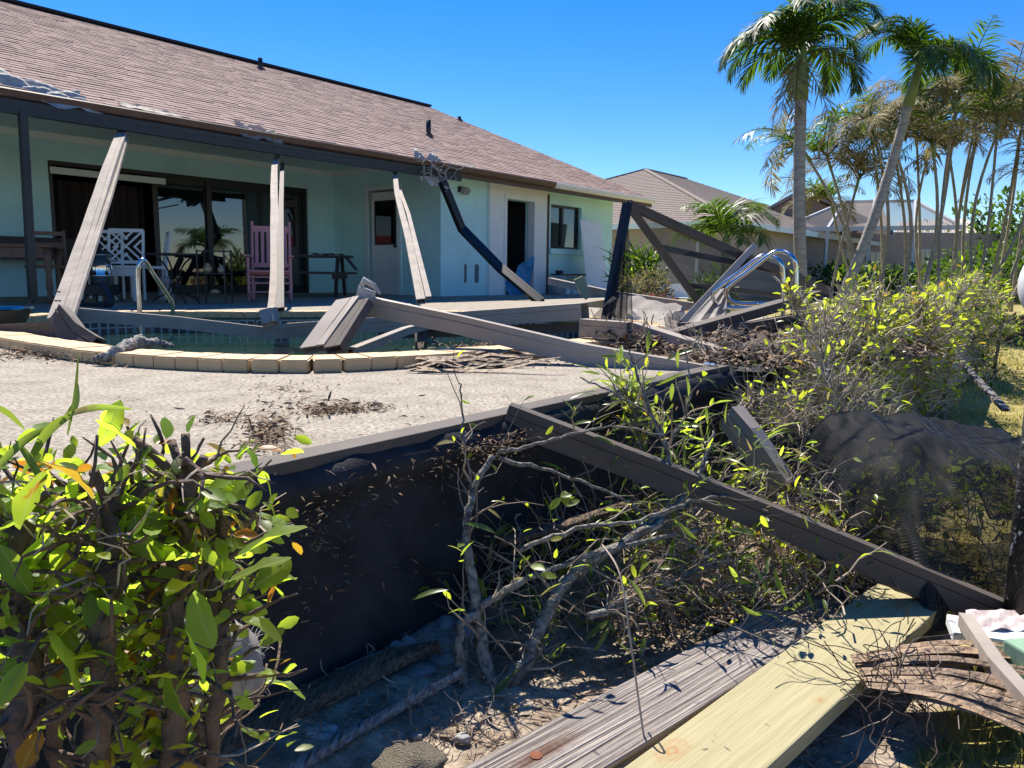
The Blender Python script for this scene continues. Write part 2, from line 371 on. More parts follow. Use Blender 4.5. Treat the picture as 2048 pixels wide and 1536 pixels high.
m_palmtrunk = mat('palm_trunk', (.34, .31, .27), .9, var=.35, vscale=6, bump=.5, bscale=20, stretch=(1, 1, 5))
m_cane = mat('areca_cane', (.30, .265, .20), .8, var=.35, vscale=6, stretch=(1, 1, 4))
m_shaft = mat('palm_crownshaft', (.16, .22, .07), .5, var=.2, vscale=4)
m_leaf = leafmat('hedge_leaf', (.065, .135, .02), (.60, .80, .05), (.48, .2, .02), .4, .6, .4)
m_leaf_big = leafmat('veined_hedge_leaf', (.065, .135, .02), (.60, .80, .05), (.50, .19, .02), .4, .6, .45, veins=True)
m_leaf2 = leafmat('small_leaf', (.10, .16, .025), (.58, .70, .04), (.50, .34, .04), .35, .55, .4)
m_strap = leafmat('strap_leaf', (.10, .16, .035), (.42, .56, .06), (.36, .30, .10), .3, .45, .35)
m_frond = leafmat('palm_frond', (.026, .06, .010), (.13, .25, .012), None, .5, .36, .35)
m_frond_y = leafmat('dry_palm_frond', (.17, .155, .085), (.25, .22, .10), None, .75, .35, .4)
m_grass = leafmat('lawn_blade', (.27, .26, .07), (.52, .45, .11), (.36, .28, .12), .6, .45, .4)
m_dead = mat('dead_leaf', (.20, .13, .075), .85, var=.3, vscale=20, island=.5)
m_mulch = mat('leaf_mulch', (.10, .07, .05), .95, vscale=30, col2=(.03, .022, .018), bump=.8, bscale=60)
m_stone = mat('river_stone', (.30, .30, .29), .7, var=.3, vscale=6, randcol=.3, bump=.3, bscale=20)
m_rock = mat('coral_rock', (.46, .40, .30), .9, vscale=14, col2=(.22, .18, .12), bump=1.0, bscale=22, dist=.05)
m_wood_g = mat('weathered_wood', (.42, .375, .34), .9, vscale=20, col2=(.13, .105, .09), bump=1.0, bscale=20, stretch=(6, .12, 6), contrast=1.5, dist=.02, spec=.2)
m_wood_gp = m_wood_g.copy()
m_wood_n = mat('new_treated_wood', (.41, .36, .20), .8, vscale=9, col2=(.30, .265, .135), bump=.3, bscale=30, stretch=(8, .35, 8), contrast=1.1, dist=.004)
m_wood_r = mat('rotten_driftwood', (.27, .185, .115), .9, vscale=14, col2=(.075, .05, .035), bump=1.0, bscale=18, stretch=(10, .8, 10), dist=.03, contrast=1.3)
m_wood_d = mat('dark_stained_wood', (.045, .028, .020), .55, var=.3, vscale=10)
m_wood_m = mat('brown_chair_wood', (.17, .085, .045), .5, var=.3, vscale=12)
m_pink = mat('pink_paint', (.52, .22, .23), .5, var=.08, vscale=10)
m_iron = mat('black_iron', (.015, .015, .017), .45)
m_cloth = mat('dark_cloth', (.03, .033, .045), .9, var=.3, vscale=18)
m_husk = mat('palm_husk', (.38, .27, .17), .7, vscale=30, col2=(.15, .09, .05), bump=.7, bscale=40, randcol=.35)
m_globe = mat('white_globe', (.80, .80, .80), .25)
m_post = mat('mottled_black_post', (.012, .012, .012), .55, vscale=38, col2=(.012, .012, .012), bump=.5, bscale=60)
m_tan = mat('tan_stucco', (.42, .35, .30), .9, var=.08, vscale=3)
m_gable = mat('brown_stucco', (.34, .215, .16), .9, var=.08, vscale=3)
m_tileroof = mat('pale_roof_tile', (.52, .46, .41), .85, var=.2, vscale=8)
m_redroof = mat('red_roof', (.30, .06, .045), .8, var=.2, vscale=5)
m_cage = mat('white_cage_frame', (.46, .47, .48), .45)
m_cage_screen = screenmat('cage_screen', (.15, .14, .14), .6)
m_blue = mat('blue_tarp', (.02, .20, .42), .5, var=.3, vscale=8)
m_rusty = mat('rust', (.22, .07, .03), .9, var=.4, vscale=40)
m_shrub_r = leafmat('reddish_leaf', (.16, .06, .05), (.30, .12, .08), None, .5, .4, .4)

# =================================================================== GROUND
def gz(x, y):
    pts = [(-50, -.485), (4.6, -.5), (8, -.38), (13, -.3), (400, -.3)]
    z = np.interp(y, [p[0] for p in pts], [p[1] for p in pts])
    return float(z + (.025 * math.sin(x * 3.1 + y * 1.7) + .02 * math.sin(x * 7.3 - y * 5.1)) * (1 if abs(x) < 8 and y < 14 else 0))
def lawn_amount(x, y):
    a = (x - (1.15 + max(0, y - 2.0) * .35)) * 2.2                     # lawn lies to the right, beyond the planted bed
    if y < 1.75: a = max(a, (x - .62 - (y - 1.2) * .9) * 4)
    if y > 9 and x > -2: a = 1
    return max(0, min(1, .5 + a))
def ax(lo, hi, fine_lo, fine_hi, st):
    a = list(np.arange(fine_lo, fine_hi + 1e-6, st)); s = st; p = fine_hi
    while p < hi: s *= 1.35; p += s; a.append(min(p, hi))
    s = st; p = fine_lo
    while p > lo: s *= 1.35; p -= s; a.insert(0, max(p, lo))
    return a
xs = ax(-600, 600, -2, 6, .12); ys = ax(-1.6, 900, -1.6, 9, .12)
g = MB(); g.v = [(x, y, gz(x, y)) for y in ys for x in xs]; nx = len(xs)
g.f = [(j * nx + i, j * nx + i + 1, (j + 1) * nx + i + 1, (j + 1) * nx + i) for j in range(len(ys) - 1) for i in range(nx - 1)]; g.m = [0] * len(g.f)
go = structure('ground', g, m_ground, True)
at = go.data.attributes.new('lawn', 'FLOAT', 'POINT'); at.data.foreach_set('value', [lawn_amount(v[0], v[1]) for v in g.v])
g = MB(); g.grid(lambda a, b: (-600 + 1200 * a, -60 + 58.45 * b, -1.15), 2, 2); structure('canal_water', g, m_canal)
g = MB(); g.box((0, -1.66, -.85), (1200, .16, 1.1)); structure('seawall', g, mat('seawall_concrete', (.4, .38, .35), .9, var=.2))
g = MB(); g.box((0, -210, -.7), (1200, 300, .6)); structure('far_bank', g, m_ground)

# =================================================================== POOL DECK AND POOL
pool_pts = [(-2.88, 4.42), (-2.08, 3.75), (-1.59, 3.46), (-1.05, 3.33), (-.7, 3.42), (-.3, 3.72), (.09, 4.04), (.45, 4.5), (.85, 5.2), (.95, 6.1), (.5, 6.95), (-.35, 7.45), (-1.4, 7.35), (-2.38, 7.0), (-3.3, 6.8), (-3.75, 6.1), (-3.55, 5.1)]
loop = smooth_line([Vector((x, y, 0)) for x, y in pool_pts], 6, True)
outer = [W(u, v) for u, v in [(-3.5, -1.3), (3.3, -1.38), (4.5, -1.0), (8.0, -1.0), (8.6, -6.0), (16.6, -9.0), (16.6, -13.2), (-3.5, -13.2)]]
bm = bmesh.new(); ed = []
for lp in (outer, loop):
    vs = [bm.verts.new(p) for p in lp]; ed += [bm.edges.new((vs[i], vs[(i + 1) % len(vs)])) for i in range(len(vs))]
bmesh.ops.triangle_fill(bm, use_beauty=True, use_dissolve=False, edges=ed)
bmesh.ops.recalc_face_normals(bm, faces=bm.faces)
if sum(f.normal.z for f in bm.faces) < 0: bmesh.ops.reverse_faces(bm, faces=bm.faces)
me = bpy.data.meshes.new('pool_deck'); bm.to_mesh(me); bm.free(); me.materials.append(m_deck)
deck = bpy.data.objects.new('pool_deck', me); COL.objects.link(deck); tag(deck, kind='structure'); sa = me.attributes.new('stain', 'FLOAT', 'POINT'); sa.data.foreach_set('value', [.42] * len(me.vertices)); WL[deck] = Vector((0, 0, 0))
g = MB()
for i in range(len(outer)):
    a, b = outer[i], outer[(i + 1) % len(outer)]; g.add([a, b, b - UP * .95, a - UP * .95], [(3, 2, 1, 0)])
part('deck_edge', g, mat('deck_edge_concrete', (.35, .32, .28), .9, var=.2), deck)
# metal kick strip along the deck edge and the black screen folded down over the wall
g = MB()
for a, b in ((W(-3.4, -1.33, .012), W(3.31, -1.41, .012)), (W(3.31, -1.41, .012), W(4.5, -1.03, .012))): g.bar(a, b, .075, .028)
solo('edge_channel', g, m_bronze_d, 'dark metal channel running along the edge of the pool deck', 'edging', bevel=.003)
def wrapfn(a, b):
    u = -2.6 + 5.96 * a; t = b
    bulge = .03 + .045 * math.sin(math.pi * min(1, t * 7)) * (t < .143) + .05 * t + .018 * math.sin(u * 5.5 + t * 3) * t + .008 * math.sin(u * 19 + 5 * t)
    fold = .012 * math.sin(u * 31) * math.exp(-t * 9)
    return W(u, -1.37 - .012 * (u + 2.6) / 6 + bulge + fold, .006 - .56 * t + .006 * math.sin(u * 23) * (t < .1))
g = MB(); g.grid(wrapfn, 130, 18)
wr = solo('screen_wrap', g, m_wrap, 'black insect screen folded over the deck edge and hanging down its wall', 'screen', smooth=True)
g = MB(); g.grid(lambda a, b: W(3.35 + 1.1 * a, -1.41 + .37 * a + .05 + .02 * math.sin(a * 14) + .05 * b, .006 - .5 * b), 16, 8)
part('screen_wrap', g, m_wrap, wr, True)

pool = thing('swimming_pool', 'freeform swimming pool with dark green water and patterned waterline tiles', 'pool', (-1.3, 5.4, -1.4))
n = len(loop); g = MB(); g.add([p + UP * -.0 for p in loop] + [p - UP * 1.4 for p in loop], [(i, n + i, n + (i + 1) % n, (i + 1) % n) for i in range(n)] + [tuple(range(n, 2 * n))]); part('basin', g, m_shell, pool)
cen = Vector((-1.35, 5.4, 0))
g = MB(); g.add([p + (p - cen).normalized() * .01 - UP * .13 for p in loop] + [cen - UP * .13], [(i, (i + 1) % n, n) for i in range(n)])
part('water', g, m_water, pool)
tb = MB(); tb.box((0, 0, 0), (.138, .012, .135)); tb.mi = 1
for sx in (-.033, .033):
    for sz in (-.02, .034): tb.box((sx, -.0065, sz), (.05, .004, .042))
tme = tb.mesh('waterline_tile', [m_tile_l, m_tile_d])
for p, d in resample(loop, .1465, True):
    inw = Vector((-d.y, d.x, 0))
    if inw.dot(cen - p) < 0: inw = -inw
    place('waterline_tile', tme, pool, Matrix((( d.x, -inw.x, 0, p.x + inw.x * .012), (d.y, -inw.y, 0, p.y + inw.y * .012), (0, 0, 1, -.088), (0, 0, 0, 1))))
cb = MB(); cb.box((0, .085, .028), (.1, .2, .056)); cb.v = [(x * (1.06 if y < .05 else 1.17), y, z) for x, y, z in cb.v]; cme = cb.mesh('coping_brick', m_coping)
bmx = bmesh.new(); bmx.from_mesh(cme); bmesh.ops.bevel(bmx, geom=list(bmx.edges), offset=.006, segments=2, affect='EDGES'); bmx.to_mesh(cme); bmx.free()
for p in cme.polygons: p.use_smooth = False
for p, d in resample(loop, .1045, True):
    o_ = Vector((d.y, -d.x, 0))
    if o_.dot(p - cen) < 0: o_ = -o_
    z = random.uniform(-.002, .002)
    place('coping_brick', cme, pool, Matrix(((d.x, o_.x, 0, p.x - o_.x * .03), (d.y, o_.y, 0, p.y - o_.y * .03), (0, 0, 1, z), (0, 0, 0, 1))) @ Matrix.Rotation(R(random.uniform(-.7, .7)), 4, 'Z'))

# =================================================================== MAIN HOUSE
house = thing('house', 'single storey mint green house with brown shingle roof and open lanai', 'house', W(8, -13, 0))
VF, VB, UC = -9.9, -12.85, 10.25           # front wall, lanai back wall, lanai corner
EV, EZ, RV, RZ = -9.32, 2.27, -15.8, 5.0   # eave and ridge
UL, UE, UR = -3.0, 17.1, 15.95             # left end, right end at the eave, right end at the ridge
g = MB()
g.hbox(-3, 4.93, VB - .2, VB, -.4, 2.62)                                  # back wall left of the sliding door
g.hbox(4.93, 9.62, VB - .2, VB, 2.03, 2.62)                               # above the sliding door
g.hbox(9.62, UC + .2, VB - .2, VB, -.4, 2.62)
DV0, DV1 = -11.78, -10.95                                                 # side door, in the wall across the lanai end
g.hbox(UC, UC + .2, VB, DV0, -.4, 2.62); g.hbox(UC, UC + .2, DV1, VF - .2, -.4, 2.62); g.hbox(UC, UC + .2, DV0, DV1, 1.98, 2.62)
OW0, OW1 = 12.1, 13.08                                                    # bath door opening
g.hbox(UC, OW0, VF - .2, VF, -.4, 2.4); g.hbox(OW0, OW1, VF - .2, VF, 1.9, 2.4)
g.hbox(OW1, 13.72, VF - .2, VF, -.4, 2.4); g.hbox(13.72, 14.9, VF - .2, VF, -.4, .98); g.hbox(13.72, 14.9, VF - .2, VF, 1.92, 2.4)
g.hbox(14.9, 16.25, VF - .2, VF, -.4, 2.4); g.hbox(16.05, 16.25, -21, VF - .2, -.4, 2.4)
walls = part('wall', g, m_wall, house)
g = MB(); g.hbox(UC - .012, UC + .62, VF, VF + .07, -.3, 2.3); part('pilaster', g, m_wall, house)
g = MB(); g.hbox(-3, UC + .3, VB - .1, VF + .02, 2.42, 2.46).hbox(-3, UC - .02, VF + .02, VF + .06, 2.17, 2.46); part('ceiling', g, m_ceil, house)
g = MB(); g.hbox(-3, UC, VB + .002, VB + .03, 2.32, 2.42); g.hbox(UC - .03, UC - .002, VB + .03, VF - .2, 2.32, 2.42); part('ceiling_trim', g, m_trim, house)
g = MB(); g.hbox(UC, 17.0, VF - .1, EV - .05, 2.2, 2.23).hbox(-3, UC - .002, VF + .062, EV - .05, 2.17, 2.2); part('soffit', g, m_trim, house)
# dark rooms behind the openings
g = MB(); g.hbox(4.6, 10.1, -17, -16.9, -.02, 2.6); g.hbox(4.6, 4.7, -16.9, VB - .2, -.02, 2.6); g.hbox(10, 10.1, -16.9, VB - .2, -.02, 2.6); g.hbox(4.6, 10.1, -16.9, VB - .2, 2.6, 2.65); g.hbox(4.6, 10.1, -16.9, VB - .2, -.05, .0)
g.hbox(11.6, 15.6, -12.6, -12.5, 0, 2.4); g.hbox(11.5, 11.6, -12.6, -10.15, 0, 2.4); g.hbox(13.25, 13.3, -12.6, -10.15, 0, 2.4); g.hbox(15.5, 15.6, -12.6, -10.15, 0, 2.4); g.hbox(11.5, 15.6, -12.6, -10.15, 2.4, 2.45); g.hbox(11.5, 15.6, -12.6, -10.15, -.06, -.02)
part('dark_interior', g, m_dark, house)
for z in (.55, 1.0, 1.4):
    g = MB(); g.hbox(11.65, 13.2, -11.1, -10.8, z, z + .025); part('shelf', g, m_white, house)
g = MB()
for k in range(14):
    u = random.uniform(11.8, 13.1); z = random.choice((.575, 1.025, 1.425)); g.hbox(u, u + random.uniform(.06, .16), -11.05, -10.86, z, z + random.uniform(.08, .24))
part('shelf_boxes', g, mat('shelf_goods', (.13, .15, .2), .7, var=.5, vscale=5, island=.5), house)
# sliding doors
sd = part('sliding_door', MB().hbox(4.93, 9.62, VB - .12, VB - .04, 1.97, 2.03).hbox(4.93, 9.62, VB - .12, VB - .04, 0, .05).hbox(4.93, 5.0, VB - .12, VB - .04, .05, 1.97).hbox(9.54, 9.62, VB - .12, VB - .04, .05, 1.97), m_black, house)
for u0, u1, v in ((6.55, 7.6, VB - .10), (7.5, 8.62, VB - .06), (8.5, 9.56, VB - .10)):
    g = MB(); g.hbox(u0, u0 + .09, v - .02, v + .02, .05, 1.97).hbox(u1 - .09, u1, v - .02, v + .02, .05, 1.97).hbox(u0 + .09, u1 - .09, v - .02, v + .02, 1.88, 1.97).hbox(u0 + .09, u1 - .09, v - .02, v + .02, .05, .16)
    part('door_sash', g, m_black, sd)
    part('pane', MB().hbox(u0 + .09, u1 - .09, v - .005, v + .005, .16, 1.88), m_glass, sd)
part('curtain', MB().grid(lambda a, b: W(5.0 + 1.6 * a, VB - .5 + .05 * math.sin(a * 50), .05 + 1.75 * b), 60, 1), m_curtain, house)
part('shutter_valance', MB().hbox(4.95, 6.72, VB + .004, VB + .05, 1.83, 1.93), m_trim, house, bevel=.006)
# lanai side door
ddr = part('side_door', MB().hbox(UC + .05, UC + .09, DV0 + .03, DV1 - .03, 0, 1.95), m_white, house, bevel=.004)
part('door_frame', MB().hbox(UC - .025, UC + .05, DV0 - .09, DV0, -.02, 2.06).hbox(UC - .025, UC + .05, DV1, DV1 + .09, -.02, 2.06).hbox(UC - .025, UC + .05, DV0, DV1, 1.98, 2.06), m_trim, ddr)
part('pane', MB().hbox(UC + .035, UC + .049, DV0 + .16, DV1 - .14, .98, 1.76), m_glass, ddr)
part('window_frame', MB().hbox(UC + .03, UC + .05, DV0 + .13, DV0 + .16, .95, 1.79).hbox(UC + .03, UC + .05, DV1 - .14, DV1 - .11, .95, 1.79).hbox(UC + .03, UC + .05, DV0 + .16, DV1 - .14, 1.76, 1.79).hbox(UC + .03, UC + .05, DV0 + .16, DV1 - .14, .95, .98), m_black, ddr)
kn = MB(); kn.lathe((0, 0, 0), [(.012, 0), (.012, .03), (.03, .04), (.034, .06), (.02, .075)], 12)
for c, ax_, par in ((W(UC + .05, DV1 - .1, .92), -AU, ddr),):
    q = ax_.to_track_quat('Z', 'Y'); k2 = MB(); k2.add([c + q @ Vector(v) for v in kn.v], kn.f); part('door_knob', k2, m_iron, par, True)
# bath door (white, louvred look) with its wide white frame
bd = part('bath_door', MB().hbox(11.62, 12.08, VF + .004, VF + .06, -.1, 2.16).hbox(13.1, 13.5, VF + .004, VF + .06, -.1, 2.16).hbox(12.08, 13.1, VF + .004, VF + .06, 1.92, 2.16), m_white, house, bevel=.004)
part('door_jamb', MB().hbox(12.06, 12.14, VF - .1, VF + .075, -.1, 1.94).hbox(13.04, 13.12, VF - .1, VF + .075, -.1, 1.94).hbox(12.06, 13.12, VF + .062, VF + .085, 1.9, 1.98), m_white, bd)
part('torn_header', MB().hbox(11.6, 13.5, VF + .01, VF + .05, 2.16, 2.22), m_rusty, bd)
# window with sill and two lights
wn_ = part('window', MB().hbox(13.72, 14.9, VF - .14, VF - .08, .98, 1.03).hbox(13.72, 14.9, VF - .14, VF - .08, 1.87, 1.92).hbox(13.72, 13.78, VF - .14, VF - .08, 1.03, 1.87).hbox(14.84, 14.9, VF - .14, VF - .08, 1.03, 1.87).hbox(14.24, 14.31, VF - .14, VF - .08, 1.03, 1.87), m_black, house)
part('pane', MB().hbox(13.78, 14.24, VF - .13, VF - .12, 1.03, 1.87), m_glass, wn_); part('pane', MB().hbox(14.31, 14.84, VF - .11, VF - .10, 1.03, 1.87), m_glass, wn_)
part('sill', MB().hbox(13.66, 14.98, VF - .02, VF + .07, .86, .98), m_wall, wn_, bevel=.008)
for u in (10.95, 11.3):
    sl = MB(); prof = [(math.cos(a) * .05, math.sin(a) * .05 + (.13 if a < math.pi else -.13)) for a in np.linspace(0, 2 * math.pi, 16, endpoint=False)]
    sl.prism([W(u + x, VF + .003, .42 + z) for x, z in prof], NV * .02); part('wall_vent', sl, mat('vent_grey', (.10, .15, .17), .7), house)
def flood(c, nrm, side):
    f = part('flood_light', MB().box(c, (.13, .05, .1), (side, nrm, UP)), m_iron, house, bevel=.006)
    part('lamp_head', MB().box(c + nrm * .1 + side * .03 - UP * .03, (.15, .1, .12), (side, (nrm * .8 - UP * .5).normalized(), (UP * .8 + nrm * .5).normalized())), mat('lamp_glass', (.3, .3, .3), .2), f, bevel=.005)
flood(W(10.75, VF + .08, 1.95), NV, AU); flood(W(6.3, -9.9, 2.37), NV, AU)
# roof
sl_v = EV - RV; sl_z = RZ - EZ; SL = math.hypot(sl_v, sl_z)
def RP(u, t, h=0.0):                       # t metres up the slope, h metres above it
    v = EV - sl_v * t / SL; z = EZ + sl_z * t / SL; nn = Vector((0, 0, 0)) + NV * (sl_z / SL) + UP * (sl_v / SL); return W(u, v, z) + nn * h
g = MB()
T0 = -.02
a, b, c, d = RP(UL, T0), RP(UE, T0), RP(UR, SL), RP(UL, SL); dn = UP * -.1
g.add([a, b, c, d, a + dn, b + dn, c + dn, d + dn], [(0, 1, 2, 3), (7, 6, 5, 4), (0, 4, 5, 1), (1, 5, 6, 2), (3, 7, 4, 0)])
e = W(UL, 2 * RV - EV, EZ); f = W(UE - .4, 2 * RV - EV, EZ); g.add([d, c, f, e], [(0, 1, 2, 3)])
g.add([W(16.1, VF, 2.2), W(16.1, RV, RZ - .15), W(16.1, 2 * RV - VF, 2.2)], [(0, 1, 2)])
roof = part('roof', g, m_shingle, house)
part('rake_board', MB().bar(RP(UE + .005, -.02, -.06), RP(UR + .005, SL, -.06), .03, .13, UP), m_brown, roof)
part('ridge_cap', MB().bar(W(UL, RV, RZ + .02), W(UR + .02, RV, RZ + .02), .26, .05), mat('ridge_vent', (.02, .015, .014), .8), roof)
# shingles: one tab each; the 300 that show largest are pieces, the rest one joined part
EXPO = .143; tabs = []
for r in range(int(SL / EXPO)):
    t = r * EXPO; uend = UE + (UR - UE) * t / SL; u = -1.2 + random.uniform(0, .2)
    while u < uend - .03:
        w = random.choice((.15, .2, .26, .33)); w = min(w, uend - u); tabs.append((u, t, w - .006, random.uniform(.009, .017))); u += w
def cam_px(P):
    q = P - CAM; z = q.dot(c_f); return CX + FPX * q.dot(c_r) / z, CY + FPX * q.dot(c_d) / z, z
score = []
for i, (u, t, w, h) in enumerate(tabs):
    x, y, z = cam_px(RP(u + w / 2, t))
    if 0 < x < 2048 and 0 < y < 1536: score.append((-(w / z), i))
big = set(i for _, i in sorted(score)[:300])
sup = (W(0, EV - sl_v / SL, sl_z / SL) - W(0, EV, 0)).normalized(); snn = (NV * (sl_z / SL) + UP * (sl_v / SL)).normalized()
smeshes = {}; RS = MB()
def tab_geo(w, h): return [(0, 0, h), (w, 0, h), (w, EXPO + .03, .004), (0, EXPO + .03, .004), (0, 0, 0), (w, 0, 0)], [(0, 1, 2, 3), (4, 5, 1, 0), (5, 2, 1), (4, 0, 3)]
for i, (u, t, w, h) in enumerate(tabs):
    if i in big:
        key = (round(w, 2), round(h, 3))
        if key not in smeshes: smeshes[key] = MB().add(*tab_geo(w, h)).mesh('shingle', m_shingle)
        p = RP(u, t, .002); place('shingle', smeshes[key], roof, Matrix(((AU.x, sup.x, snn.x, p.x), (AU.y, sup.y, snn.y, p.y), (AU.z, sup.z, snn.z, p.z), (0, 0, 0, 1))))
    else:
        vs, fs = tab_geo(w, h); RS.add([RP(u + x, t + y, z + .002) for x, y, z in vs], fs)
tag(part('shingle_field', RS, m_shingle, roof), kind='stuff')
def pipe(u, t, h):
    p = RP(u, t); g = MB(); g.lathe(p - UP * .05, [(.05, 0), (.05, h), (.042, h), (.042, h - .06)], 12); part('vent_pipe', g, m_iron, roof, True)
    g = MB(); g.lathe(p - UP * .04, [(.13, 0), (.07, .09), (.05, .10)], 12); part('pipe_flashing', g, m_brown, roof, True)
for x, y, h in ((519, 139, .28), (858, 273, .36), (921, 240, .16)):
    best = min(((abs(cam_px(RP(u, t))[0] - x) + abs(cam_px(RP(u, t))[1] - y), u, t) for u in np.arange(6, 16, .1) for t in np.arange(.5, SL - .05, .08))); pipe(best[1], best[2], h)
# fascia, gutters, cage header along the eave
part('fascia', MB().hbox(UL, UE, EV - .04, EV + .0, EZ - .2, EZ - .03), m_brown, roof)
gut = MB()
def gutter(u0, u1, drop0=0, drop1=0):
    pr = [(.004, -.02), (.10, -.015), (.115, -.03), (.09, -.1), (.06, -.125), (.004, -.125)]
    vs = [W(u0, EV + a, EZ + b - drop0) for a, b in pr] + [W(u1, EV + a, EZ + b - drop1) for a, b in pr]; k = len(pr)
    gut.add(vs, [(i, i + 1, k + i + 1, k + i) for i in range(k - 1)] + [tuple(range(k)), tuple(range(2 * k - 1, k - 1, -1))])
gutter(12.95, 17.08); part('gutter', gut, m_white, roof)
gut = MB(); gutter(UL, 6.9, 0, .0); gutter(6.9, 12.94); part('gutter', gut, m_brown, roof)
part('drip_edge', MB().hbox(6.4, UE, EV - .005, EV + .03, EZ - .025, EZ - .005), m_trim, roof)
header = MB(); header.beam([W(UL, EV + .10, 2.075), W(3, EV + .1, 2.07), W(7, EV + .1, 2.055), W(10.1, EV + .10, 2.06)], .06, .14, jit=.002)
solo('cage_header', header, m_black, 'black aluminium header of the screen cage still fixed under the eave', 'beam')
# downspout
part('downspout', MB().tube([W(13.55, VF + .05, 2.1), W(13.55, VF + .05, -.3)], .03, 8), m_brown, house)

# =================================================================== WRECKED SCREEN CAGE
def hang(name, pts, w, h, ups, mt, label, group=None, jit=.002, sub=4):
    P = smooth_line(pts, sub); U = ups if isinstance(ups, Vector) else None
    if U is None:
        k = len(P); U = [ups[0].lerp(ups[-1], i / (k - 1)) for i in range(k)]
    g = MB(); g.beam(P, w, h, U, jit=jit); return solo(name, g, mt, label, 'beam', group)
tl = Vector((-1, .25, .15)).normalized(); tr_ = Vector((1, -.1, .1)).normalized()
G1 = 'roof beams torn from the screen cage and hanging from the eave'
p1t = onz(246, 262, 2.03); p1b = aty(118, 640, 4.35)
b1 = hang('hanging_beam', [p1t, p1t.lerp(p1b, .35) + Vector((0, 0, .03)), p1t.lerp(p1b, .7), p1b], .05, .105, [Vector((1, .2, 0)), Vector((1, .05, .1))], m_bronze_l, 'pale bent roof beam leaning steeply at the left end of the pool', G1)
part('folded_flange', MB().beam([p1t + Vector((.05, -.03, -.05)), p1t.lerp(p1b, .5) + Vector((.075, -.03, -.02)), p1b + Vector((.075, -.03, .02))], .025, .06, Vector((1, .3, .2))), m_bronze_l, b1)
part('bent_end', MB().beam([p1b + Vector((.0, 0, .03)), aty(150, 672, 4.15), aty(190, 700, 3.95)], .06, .13, Vector((.8, -.3, .6)), jit=.006), m_bronze_d, b1)
for i in range(6):
    c = p1b + Vector((.02 * (i % 2) + .02, -.05, .06 + .05 * (i // 2))); part('bolt', MB().lathe(c, [(.008, -.004), (.008, .004)], 8), m_iron, b1)
p2t = onz(556, 312, 2.03); p2b = aty(546, 638, 4.9)
b2 = hang('hanging_beam', [p2t, p2t.lerp(p2b, .15) + Vector((-.04, 0, 0)), p2t.lerp(p2b, .5) + Vector((-.02, 0, 0)), p2t.lerp(p2b, .85) + Vector((.01, 0, 0)), p2b], .045, .075, [Vector((.95, .4, 0)), Vector((1, .1, .1))], m_bronze_l, 'pale bent roof beam hanging straight down in front of the pink rocking chair', G1)
part('folded_flange', MB().beam([p2t + Vector((.06, .0, -.1)), p2t.lerp(p2b, .5) + Vector((.045, .01, 0)), p2b + Vector((.045, .01, .06))], .028, .05, Vector((1, .5, .2))), m_bronze_d, b2)
part('torn_end', MB().beam([p2b + Vector((-.02, 0, .05)), p2b + Vector((0, -.06, -.03))], .06, .10, Vector((1, 0, .2)), jit=.008), m_bronze_l, b2)
p3t = onz(790, 345, 2.03); p3b = aty(842, 603, 6.1)
b3 = hang('hanging_beam', [p3t, p3t.lerp(p3b, .3) + Vector((-.03, 0, 0)), p3t.lerp(p3b, .7), p3b], .045, .07, [Vector((1, .4, 0)), Vector((1, .1, .1))], m_bronze_l, 'pale bent roof beam hanging in front of the white side door', G1)
part('folded_flange', MB().beam([p3t + Vector((.05, -.03, -.2)), p3t.lerp(p3b, .5) + Vector((.065, -.03, 0)), p3b + Vector((.065, -.03, .03))], .025, .045, Vector((1, .5, .2))), m_bronze_l, b3)
# the dark steel columns of the lanai
solo('lanai_column', MB().beam([onv(66, 600, EV + .1) * 1, onv(45, 222, EV + .1)], .075, .075, NV), m_black, 'slim black upright column standing at the far left of the lanai', 'column')
q0, q1, q2 = onv(880, 352, EV + .1), onv(925, 461, EV + .25), aty(1082, 604, 12.2)
kb = solo('kinked_post', MB().beam([q0, q0.lerp(q1, .5), q1], .09, .13, AU * .8 + UP * .6).beam([q1 + UP * .02, q1.lerp(q2, .5) + UP * -.05, q2], .09, .14, AU * .8 + UP * .6), m_black, 'black cage post folded at a sharp kink and fallen across the white doorway', 'post')
# fallen beams by the pool
pk = aty(738, 592, 3.95); e1 = aty(1412, 738, 3.42)
fb = solo('fallen_beam', MB().beam([pk + Vector((.0, 0, -.05)), pk.lerp(e1, .3) + UP * -.045, pk.lerp(e1, .65) + UP * -.055, e1 + UP * -.03], .05, .098, UP, jit=.003), m_bronze, 'long fallen bronze beam slanting from a broken joint down to the deck corner', 'beam')
part('end_bracket', MB().box(e1 + Vector((.02, -.02, -.02)), (.02, .07, .1), (Vector((.7, .5, .3)).normalized(), Vector((-.5, .8, 0)).normalized(), Vector((-.2, -.1, .9)).normalized())), m_steel, fb, bevel=.004)
s0, s1 = aty(628, 700, 3.62), aty(700, 603, 3.92)
sb = solo('broken_beam_stub', MB().beam([s0, s0.lerp(s1, .5), s1], .05, .15, Vector((.75, -.45, .1)), jit=.002), m_bronze, 'broken wide beam stub standing up from the pool edge beside the long beam', 'beam')
part('inner_channel', MB().beam([aty(668, 700, 3.55), aty(728, 606, 3.86)], .045, .09, Vector((.75, -.45, .1)), jit=.002), m_bronze_d, sb)
part('torn_joint', MB().box(pk + Vector((-.02, -.01, -.01)), (.09, .05, .10), (Vector((.9, 0, -.3)), Vector((0, 1, 0)), Vector((.3, 0, .9)))).tube([pk + Vector((-.05, 0, .03)), pk + Vector((-.02, -.01, .08)), pk + Vector((.03, 0, .05)), pk + Vector((.06, -.02, .01))], [.012, .02, .016, .006], 6), m_rag, sb, bevel=.01)
r0_, r1_ = aty(150, 628, 4.5), aty(552, 668, 5.0)
